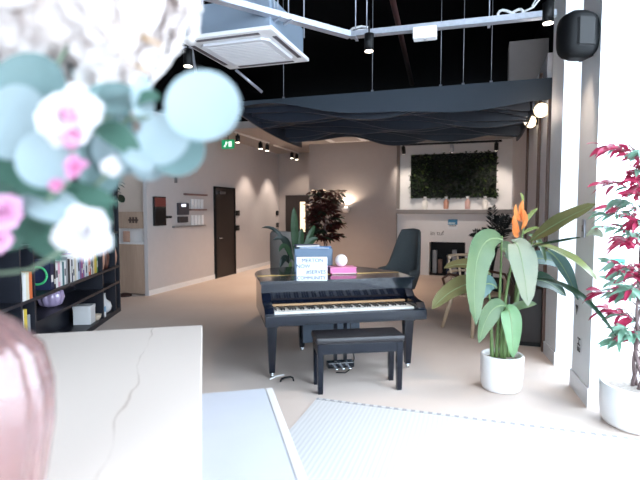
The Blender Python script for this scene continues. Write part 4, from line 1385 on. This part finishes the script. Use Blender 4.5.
TR = R(31.5)
tb_ = thing('stone_table', 'large pale stone-topped table carrying the pink vase', 'table', turned(-0.02, 0, 0, 31.5), TR)
MB().box(-1.5, 0.0, -0.4, 2.97, 0.705, 0.75, 0.004).build('table_top', stone, tb_)
for yy in (0.1, 2.45):
    MB().box(-1.35, -0.30, yy, yy + 0.08, 0.0065, 0.705).build('trestle', white_paint, tb_)
be = thing('stone_bench', 'low pale bench alongside the stone table', 'bench', turned(-0.02, 0, 0, 31.5), TR)
MB().box(-0.20, 0.375, -0.3, 2.655, 0.39, 0.43, 0.003).build('bench_core', mat('bench_white', hexc(206, 206, 212), 0.5, col2=hexc(196, 197, 205), scale=5), be)
MB().box(-0.20, 0.335, -0.3, 2.65, 0.43, 0.45, 0.004).build('seat_slab', MATS['bench_white'], be)
MB().box(0.340, 0.378, -0.3, 2.655, 0.43, 0.448, 0.006).build('edge_strip', mat('edge_trim', hexc(236, 230, 226), 0.4), be)
for yy in (0.1, 2.35):
    MB().box(-0.16, 0.34, yy, yy + 0.08, 0.0065, 0.39).build('trestle', white_paint, be)

# ------------------------------------------------------------------ vase and flowers
vp = cam_frame(-0.70, 0.93, 0.7505)
vs = thing('pink_glass_vase', 'large ribbed pink glass vase on the stone table', 'vase', vp, 0)
vg = bpy.data.materials.new('pink_glass')
vg.use_nodes = True
nt = vg.node_tree
pb = nt.nodes['Principled BSDF']
pb.inputs['Base Color'].default_value = hexc(212, 178, 176)
pb.inputs['Roughness'].default_value = 0.08
pb.inputs['Transmission Weight'].default_value = 0.85
pb.inputs['IOR'].default_value = 1.45
pb.inputs['Coat Weight'].default_value = 0.5
tc = nt.nodes.new('ShaderNodeTexCoord')
nz = nt.nodes.new('ShaderNodeTexNoise')
nz.inputs['Scale'].default_value = 14
bp = nt.nodes.new('ShaderNodeBump')
bp.inputs['Strength'].default_value = 0.2
nt.links.new(tc.outputs['Object'], nz.inputs['Vector'])
nt.links.new(nz.outputs['Fac'], bp.inputs['Height'])
nt.links.new(bp.outputs['Normal'], pb.inputs['Normal'])
MB().lathe([(0.078, 0.000), (0.107, 0.019), (0.141, 0.140), (0.161, 0.260), (0.161, 0.335), (0.144, 0.409), (0.097, 0.465), (0.056, 0.493), (0.049, 0.539), (0.056, 0.567), (0.049, 0.567), (0.041, 0.539), (0.048, 0.493), (0.087, 0.460), (0.134, 0.405), (0.151, 0.335), (0.151, 0.260), (0.131, 0.140), (0.097, 0.028), (0.000, 0.019)],
           96, cap=False, rib=(20, 0.06)).build('body', vg, vs)
NECK = vp + Vector((0, 0, 0.52))

euc = leaf_mat('eucalyptus_leaf', hexc(160, 174, 178), hexc(146, 163, 168), 4, 0.5)
euc_d = leaf_mat('eucalyptus_leaf_deep', hexc(124, 147, 147), hexc(102, 128, 127), 4, 0.5)
euc_k = leaf_mat('dark_green_leaf', hexc(78, 112, 98), hexc(58, 88, 76), 5, 0.5)
stem_b = mat('grey_green_stem', hexc(112, 128, 108), 0.6)


def stem(parent_pts, parent, rad=0.004, m=None):
    MB().tube(parent_pts, rad, 7).build('stem', m or stem_b, parent)


def sprig(name, label, discs, route, m_stem=None):
    o = thing(name, label, 'foliage', NECK, 0)
    pts = [Vector((0, 0, -0.1)) + (vp - vp)] + [at(*r) - NECK for r in route]
    fine = []
    pts[0] = Vector((0, 0, -0.12))
    pts.insert(1, Vector((0, 0, 0.04)))
    for i in range(len(pts) - 1):
        for k in range(4):
            fine.append(pts[i].lerp(pts[i + 1], k / 4))
    fine.append(pts[-1])
    stem(fine, o)
    for (px, py, d, rpx, nx, nz_, m, ov) in discs:
        c = at(px, py, d) - NECK
        r = rpx * d / F_PX
        nrm = Matrix.Rotation(YAW, 3, 'Z') @ Vector((nx, -1, nz_))
        mb = MB()
        mb.disc(c, nrm, r, 0.18, 22, ov)
        near = min(fine, key=lambda q: (q - c).length)
        edge = c + (near - c).normalized() * min(r * 0.7, (near - c).length)
        mb.tube([edge, near], 0.0022, 5)
        mb.build('leaf', m, o, normals=False)
    return o


sprig('eucalyptus_sprig', 'eucalyptus sprig with the two large round leaves beside the exit sign',
      [(203, 105, 0.80, 37, 0.1, 0.2, euc, 1.0), (163, 138, 0.80, 29, -0.2, 0.3, euc, 1.0), (176, 148, 0.84, 28, 0.2, 0.1, euc_d, 1.0), (143, 100, 0.86, 26, 0.9, 0.1, euc, 0.45), (112, 98, 0.86, 26, 0.3, 0.9, euc_d, 1.0), (120, 150, 0.85, 26, 0.4, 0.3, euc, 1.0), (150, 165, 0.86, 22, 0.2, 0.9, euc, 0.8)],
      [(20, 230, 0.90), (70, 150, 0.88), (130, 118, 0.86), (185, 118, 0.83)])
sprig('eucalyptus_sprig', 'eucalyptus sprig with big round leaves at the edge under the pale flower head',
      [(26, 90, 0.82, 40, 0.0, 0.2, euc_d, 1.0), (14, 122, 0.78, 38, -0.1, 0.1, euc, 1.0), (47, 158, 0.76, 31, 0.1, 0.2, euc, 1.0), (-22, 90, 0.84, 34, 0.2, 0.1, euc_d, 1.0), (100, 165, 0.84, 30, 0.5, 0.2, euc_d, 0.75), (75, 60, 0.9, 22, 1.2, 0.1, euc_d, 0.35)],
      [(0, 240, 0.88), (20, 150, 0.84), (45, 85, 0.85), (72, 40, 0.88)])


def leafy(name, label, leaves, route):
    o = thing(name, label, 'foliage', NECK, 0)
    pts = [Vector((0, 0, -0.12)), Vector((0, 0, 0.04))] + [at(*r) - NECK for r in route]
    stem(pts, o)
    for (b, c, t, w, m) in leaves:
        mb = MB()
        mb.leaf(at(*b) - NECK, at(*c) - NECK, at(*t) - NECK, w, (0.2, -0.8, 0.6), 10)
        B = at(*b) - NECK
        near = min(pts, key=lambda q: (q - B).length)
        mb.tube([B, near], 0.0025, 5)
        mb.build('leaf', m, o, normals=False)
    return o


leafy('dark_leaf_sprig', 'dark green leaf sprig in the lower part of the bouquet',
      [((-5, 165, 0.80), (25, 165, 0.79), (58, 200, 0.78), 0.065, euc_k), ((30, 198, 0.82), (70, 190, 0.80), (118, 204, 0.80), 0.05, euc_k), ((20, 198, 0.80), (55, 205, 0.78), (84, 222, 0.78), 0.06, euc), ((0, 190, 0.84), (30, 215, 0.84), (60, 240, 0.84), 0.09, euc_k),
       ((20, 215, 0.86), (40, 235, 0.86), (62, 262, 0.86), 0.05, euc_k), ((90, 215, 0.84), (105, 235, 0.83), (112, 250, 0.83), 0.03, euc_d), ((60, 195, 0.84), (80, 205, 0.84), (112, 225, 0.84), 0.07, euc_k), ((-10, 200, 0.86), (5, 230, 0.86), (22, 248, 0.86), 0.08, euc_k), ((-30, 150, 0.86), (-5, 185, 0.86), (20, 215, 0.86), 0.10, euc_k)],
      [(0, 235, 0.89), (20, 205, 0.86), (55, 196, 0.84), (85, 205, 0.84)])
leafy('dark_leaf_sprig', 'green leaf sprig reaching out beneath the round eucalyptus leaves',
      [((95, 128, 0.82), (115, 128, 0.81), (140, 158, 0.80), 0.045, euc_k), ((120, 150, 0.80), (138, 160, 0.79), (152, 172, 0.78), 0.03, euc), ((90, 105, 0.86), (110, 86, 0.85), (132, 92, 0.84), 0.04, euc_d), ((130, 110, 0.86), (146, 92, 0.86), (160, 100, 0.86), 0.035, euc_k), ((60, 120, 0.88), (85, 140, 0.87), (105, 185, 0.86), 0.10, euc_d), ((70, 100, 0.9), (100, 110, 0.9), (130, 140, 0.9), 0.09, euc_d), ((20, 130, 0.9), (60, 140, 0.9), (100, 160, 0.9), 0.11, euc_k), ((0, 130, 0.92), (20, 160, 0.92), (50, 200, 0.92), 0.12, euc_k)],
      [(15, 235, 0.90), (55, 165, 0.87), (90, 125, 0.86), (120, 110, 0.86)])


def bloom(name, label, cat, px, py, d, r, n, m, seed, core=None, flat=1.0, curl=0.5, route=None, extra=None):
    rs = random.Random(seed)
    o = thing(name, label, cat, NECK, 0)
    c = at(px, py, d) - NECK
    view = Matrix.Rotation(YAW, 3, 'Z') @ Vector((0.15, -1, 0.25))
    view.normalize()
    a = view.cross(Vector((0, 0, 1))).normalized()
    b = a.cross(view)
    mb = MB()
    for k in range(n):
        ring = (k / n) ** 0.5
        ang_ = k * 2.39996
        d2 = (a * math.cos(ang_) + b * math.sin(ang_)) * ring + view * (1.05 - ring) * flat
        d2.normalize()
        L = r * (0.55 + 0.45 * ring) * rs.uniform(0.85, 1.1)
        p0 = c + d2 * L * 0.12
        mb.leaf(p0, c + d2 * L * 0.6 + view * r * curl * (1 - ring) * 0.3, c + d2 * L + view * r * 0.08 * rs.uniform(-1, 1), r * rs.uniform(0.6, 0.85), view + d2 * -0.4, 5, fold=0.35, peak=0.6, blunt=0.4)
    mb.build('petals', m, o, normals=False)
    if core:
        MB().ball(c + view * r * 0.25, r * 0.22).build('flower_centre', core, o)
    pts = [Vector((0, 0, -0.12)), Vector((0, 0, 0.04))] + [at(*q) - NECK for q in (route or [])] + [c - view * r * 0.1]
    stem(pts, o, 0.0035)
    return o


wp = leaf_mat('white_petal', hexc(224, 219, 219), hexc(214, 208, 210), 5, 0.6)
pp_ = leaf_mat('pink_petal', hexc(226, 160, 196), hexc(200, 118, 160), 12, 0.6)
pale_p = leaf_mat('pale_pink_petal', hexc(236, 196, 220), hexc(222, 164, 200), 12, 0.6)
bloom('white_flower', 'white flower with a pink heart in the middle of the bouquet', 'flower', 72, 118, 0.76, 0.060, 11, wp, 1, pp_, 0.5, route=[(20, 220, 0.88)])
bloom('white_flower', 'white flower lowest in the bouquet, above the book row', 'flower', 86, 234, 0.78, 0.050, 16, wp, 2, None, 0.8, route=[(30, 270, 0.88)])
bloom('white_flower', 'small white bud peeping out beside the bookcase end', 'flower', 112, 168, 0.80, 0.022, 9, wp, 3, None, 0.8, route=[(30, 230, 0.88), (90, 190, 0.84)])
bloom('pink_flower', 'small pink flower just under the white petals', 'flower', 74, 140, 0.745, 0.018, 12, pp_, 4, None, 0.9, route=[(30, 230, 0.88), (70, 170, 0.80)])
bloom('pink_flower', 'small pink flower between the round grey leaves', 'flower', 76, 168, 0.74, 0.020, 12, pp_, 5, None, 0.9, route=[(30, 230, 0.88)])
bloom('pink_flower', 'small pink flower under the lowest round grey leaf', 'flower', 56, 186, 0.75, 0.014, 10, pp_, 8, None, 0.9, route=[(30, 230, 0.88)])
bloom('pink_flower', 'ruffled pale pink flower at the bouquet edge over the bookcase', 'flower', 4, 212, 0.76, 0.034, 26, pale_p, 6, None, 0.9, route=[(-10, 250, 0.88)])
bloom('pink_flower', 'lower ruffled pale pink flower at the bouquet edge', 'flower', 0, 240, 0.77, 0.026, 20, pale_p, 7, None, 0.9, route=[(-12, 262, 0.88)])

# large pale ruffled flower head on top
hy = thing('hydrangea_head', 'huge pale ruffled flower head crowning the bouquet', 'flower', NECK, 0)
hc = at(70, -2, 0.95) - NECK
rs = random.Random(14)
cream = leaf_mat('cream_petal', hexc(238, 232, 230), hexc(232, 225, 222), 6, 0.7, through=0.5)
mb = MB()
ax = Matrix.Rotation(YAW, 3, 'Z')
for k in range(900):
    zc = 1 - 2 * (k + 0.5) / 900
    rr_ = math.sqrt(1 - zc * zc)
    th_ = k * 2.39996
    nn = Vector((rr_ * math.cos(th_), rr_ * math.sin(th_), zc))
    sc_ = rs.uniform(0.80, 1.04)
    lump = 1 + 0.07 * math.sin(5 * th_) + 0.06 * math.sin(7 * zc + 2)
    pos = hc + ax @ Vector((nn.x * 0.215, nn.y * 0.15, nn.z * 0.170)) * sc_ * lump
    nd = (ax @ (nn + Vector((rs.uniform(-0.5, 0.5), rs.uniform(-0.5, 0.5), rs.uniform(-0.5, 0.5))))).normalized()
    mb.disc(pos, nd, rs.uniform(0.022, 0.036), 0.3, 8, rs.uniform(0.7, 1.0), rs.uniform(0, 3))
mb.build('petals', cream, hy, normals=False)
core = MB()
core.ball(hc, 0.138, 1.3, 0.9, 1.05)
core.build('flower_core', mat('core_cream', hexc(214, 204, 199), 0.8), hy)
for (px, py, d) in ((138, 36, 0.80), (147, 41, 0.80), (133, 66, 0.80)):
    p = at(px, py, d) - NECK
    q = at(px + 14, py + 6, d - 0.01) - NECK
    MB().tube([hc.lerp(p, 0.5), p, p.lerp(q, 0.5) + Vector((0, 0, 0.004)), q], [0.0015, 0.0015, 0.003, 0.0025], 6).build('stamen', mat('stamen_brown', hexc(176, 140, 96), 0.6), hy)
stem([Vector((0, 0, -0.12)), Vector((0, 0, 0.05)), at(10, 200, 0.93) - NECK, hc], hy, 0.005)

# ------------------------------------------------------------------ light
w = bpy.data.worlds.new('daylight')
sc.world = w
w.use_nodes = True
bg = w.node_tree.nodes['Background']
bg.inputs['Color'].default_value = (0.72, 0.86, 1.0, 1)
bg.inputs['Strength'].default_value = 10.2


def lamp(name, typ, loc, energy, col, target=None, size=0.1, angle=60, blend=0.6):
    l = bpy.data.lights.new(name, typ)
    l.energy = energy
    l.color = col
    if typ == 'SPOT':
        l.spot_size = R(angle)
        l.spot_blend = blend
        l.shadow_soft_size = size
    elif typ == 'POINT':
        l.shadow_soft_size = size
    o = bpy.data.objects.new(name, l)
    C.objects.link(o)
    o.location = loc
    if target:
        o.rotation_euler = (Vector(target) - Vector(loc)).to_track_quat('-Z', 'Y').to_euler()
    return o


def portal(name, loc, rot, sx, sy):
    l = bpy.data.lights.new(name, 'AREA')
    l.shape = 'RECTANGLE'
    l.size, l.size_y = sx, sy
    l.cycles.is_portal = True
    o = bpy.data.objects.new(name, l)
    C.objects.link(o)
    o.location = loc
    o.rotation_euler = rot
    return o


portal('window_portal', (1.74, 1.7, 2.15), (R(90), 0, R(90)), 5.4, 4.3)
portal('window_portal', (1.35, 4.42, 2.15), (R(90), 0, R(180)), 0.8, 4.3)
portal('window_portal', (0.25, -3.58, 2.15), (R(90), 0, 0), 2.9, 4.3)
warm = (1.0, 0.85, 0.72)
for b_, e in ((10.4, 70), (11.7, 80)):
    lamp('corridor_spot', 'SPOT', (-4.62, b_, 2.74), e, warm, (-5.15, b_, 1.0), 0.03, 75, 0.7)
lamp('end_spot', 'SPOT', (-4.4, 11.7, 2.85), 45, warm, (-4.5, 12.35, 1.0), 0.03, 80, 0.7)
lamp('floor_spot', 'SPOT', (-3.0, 9.2, 2.93), 380, (1.0, 0.74, 0.54), (-3.2, 8.8, 0), 0.08, 110, 0.8)
for px_, py_ in ((369, 51), (548, 23)):
    q_ = on_level(px_, py_, 2.84)
    lamp('tray_spot', 'SPOT', q_, 40, (1.0, 0.8, 0.62), (q_.x, q_.y, 0), 0.03, 80, 0.8)
lamp('uplight_bulb', 'SPOT', (-2.88, 10.69, 1.55), 24, (1.0, 0.82, 0.64), (-2.82, 10.9, 3.0), 0.03, 150, 0.5)
for x in (-1.53, 0.30):
    lamp('mantel_spot', 'SPOT', (x, 10.4, 2.62), 40, (1, 0.88, 0.76), (x, 11.3, 1.7), 0.03, 70, 0.8)
lamp('mantel_spot', 'SPOT', (-0.55, 9.6, 2.93), 60, (1, 0.9, 0.82), (-0.55, 11.0, 1.0), 0.05, 60, 0.8)
for b_, z in ((5.45, 2.45), (6.55, 2.52)):
    lamp('globe_bulb', 'POINT', (0.56, b_, z), 16, warm, None, 0.075)

cam = bpy.data.cameras.new('camera')
cam.sensor_width = 36
cam.lens = F_PX * 36 / 640
cam.clip_start = 0.05
cam.dof.use_dof = True
cam.dof.focus_distance = 5.0
cam.dof.aperture_fstop = 1.6
co = bpy.data.objects.new('camera', cam)
C.objects.link(co)
co.location = (0, 0, CAM_H)
co.rotation_euler = (R(90) - PITCH, 0, YAW)
sc.camera = co

sc.view_settings.view_transform = 'Standard'
sc.view_settings.look = 'None'
sc.view_settings.gamma = 1
sc.view_settings.use_curve_mapping = False
sc.view_settings.exposure = 0.18
try:
    sc.cycles.max_bounces = 10
    sc.cycles.diffuse_bounces = 5
    sc.cycles.sample_clamp_indirect = 8
    sc.cycles.use_denoising = True
except Exception:
    pass
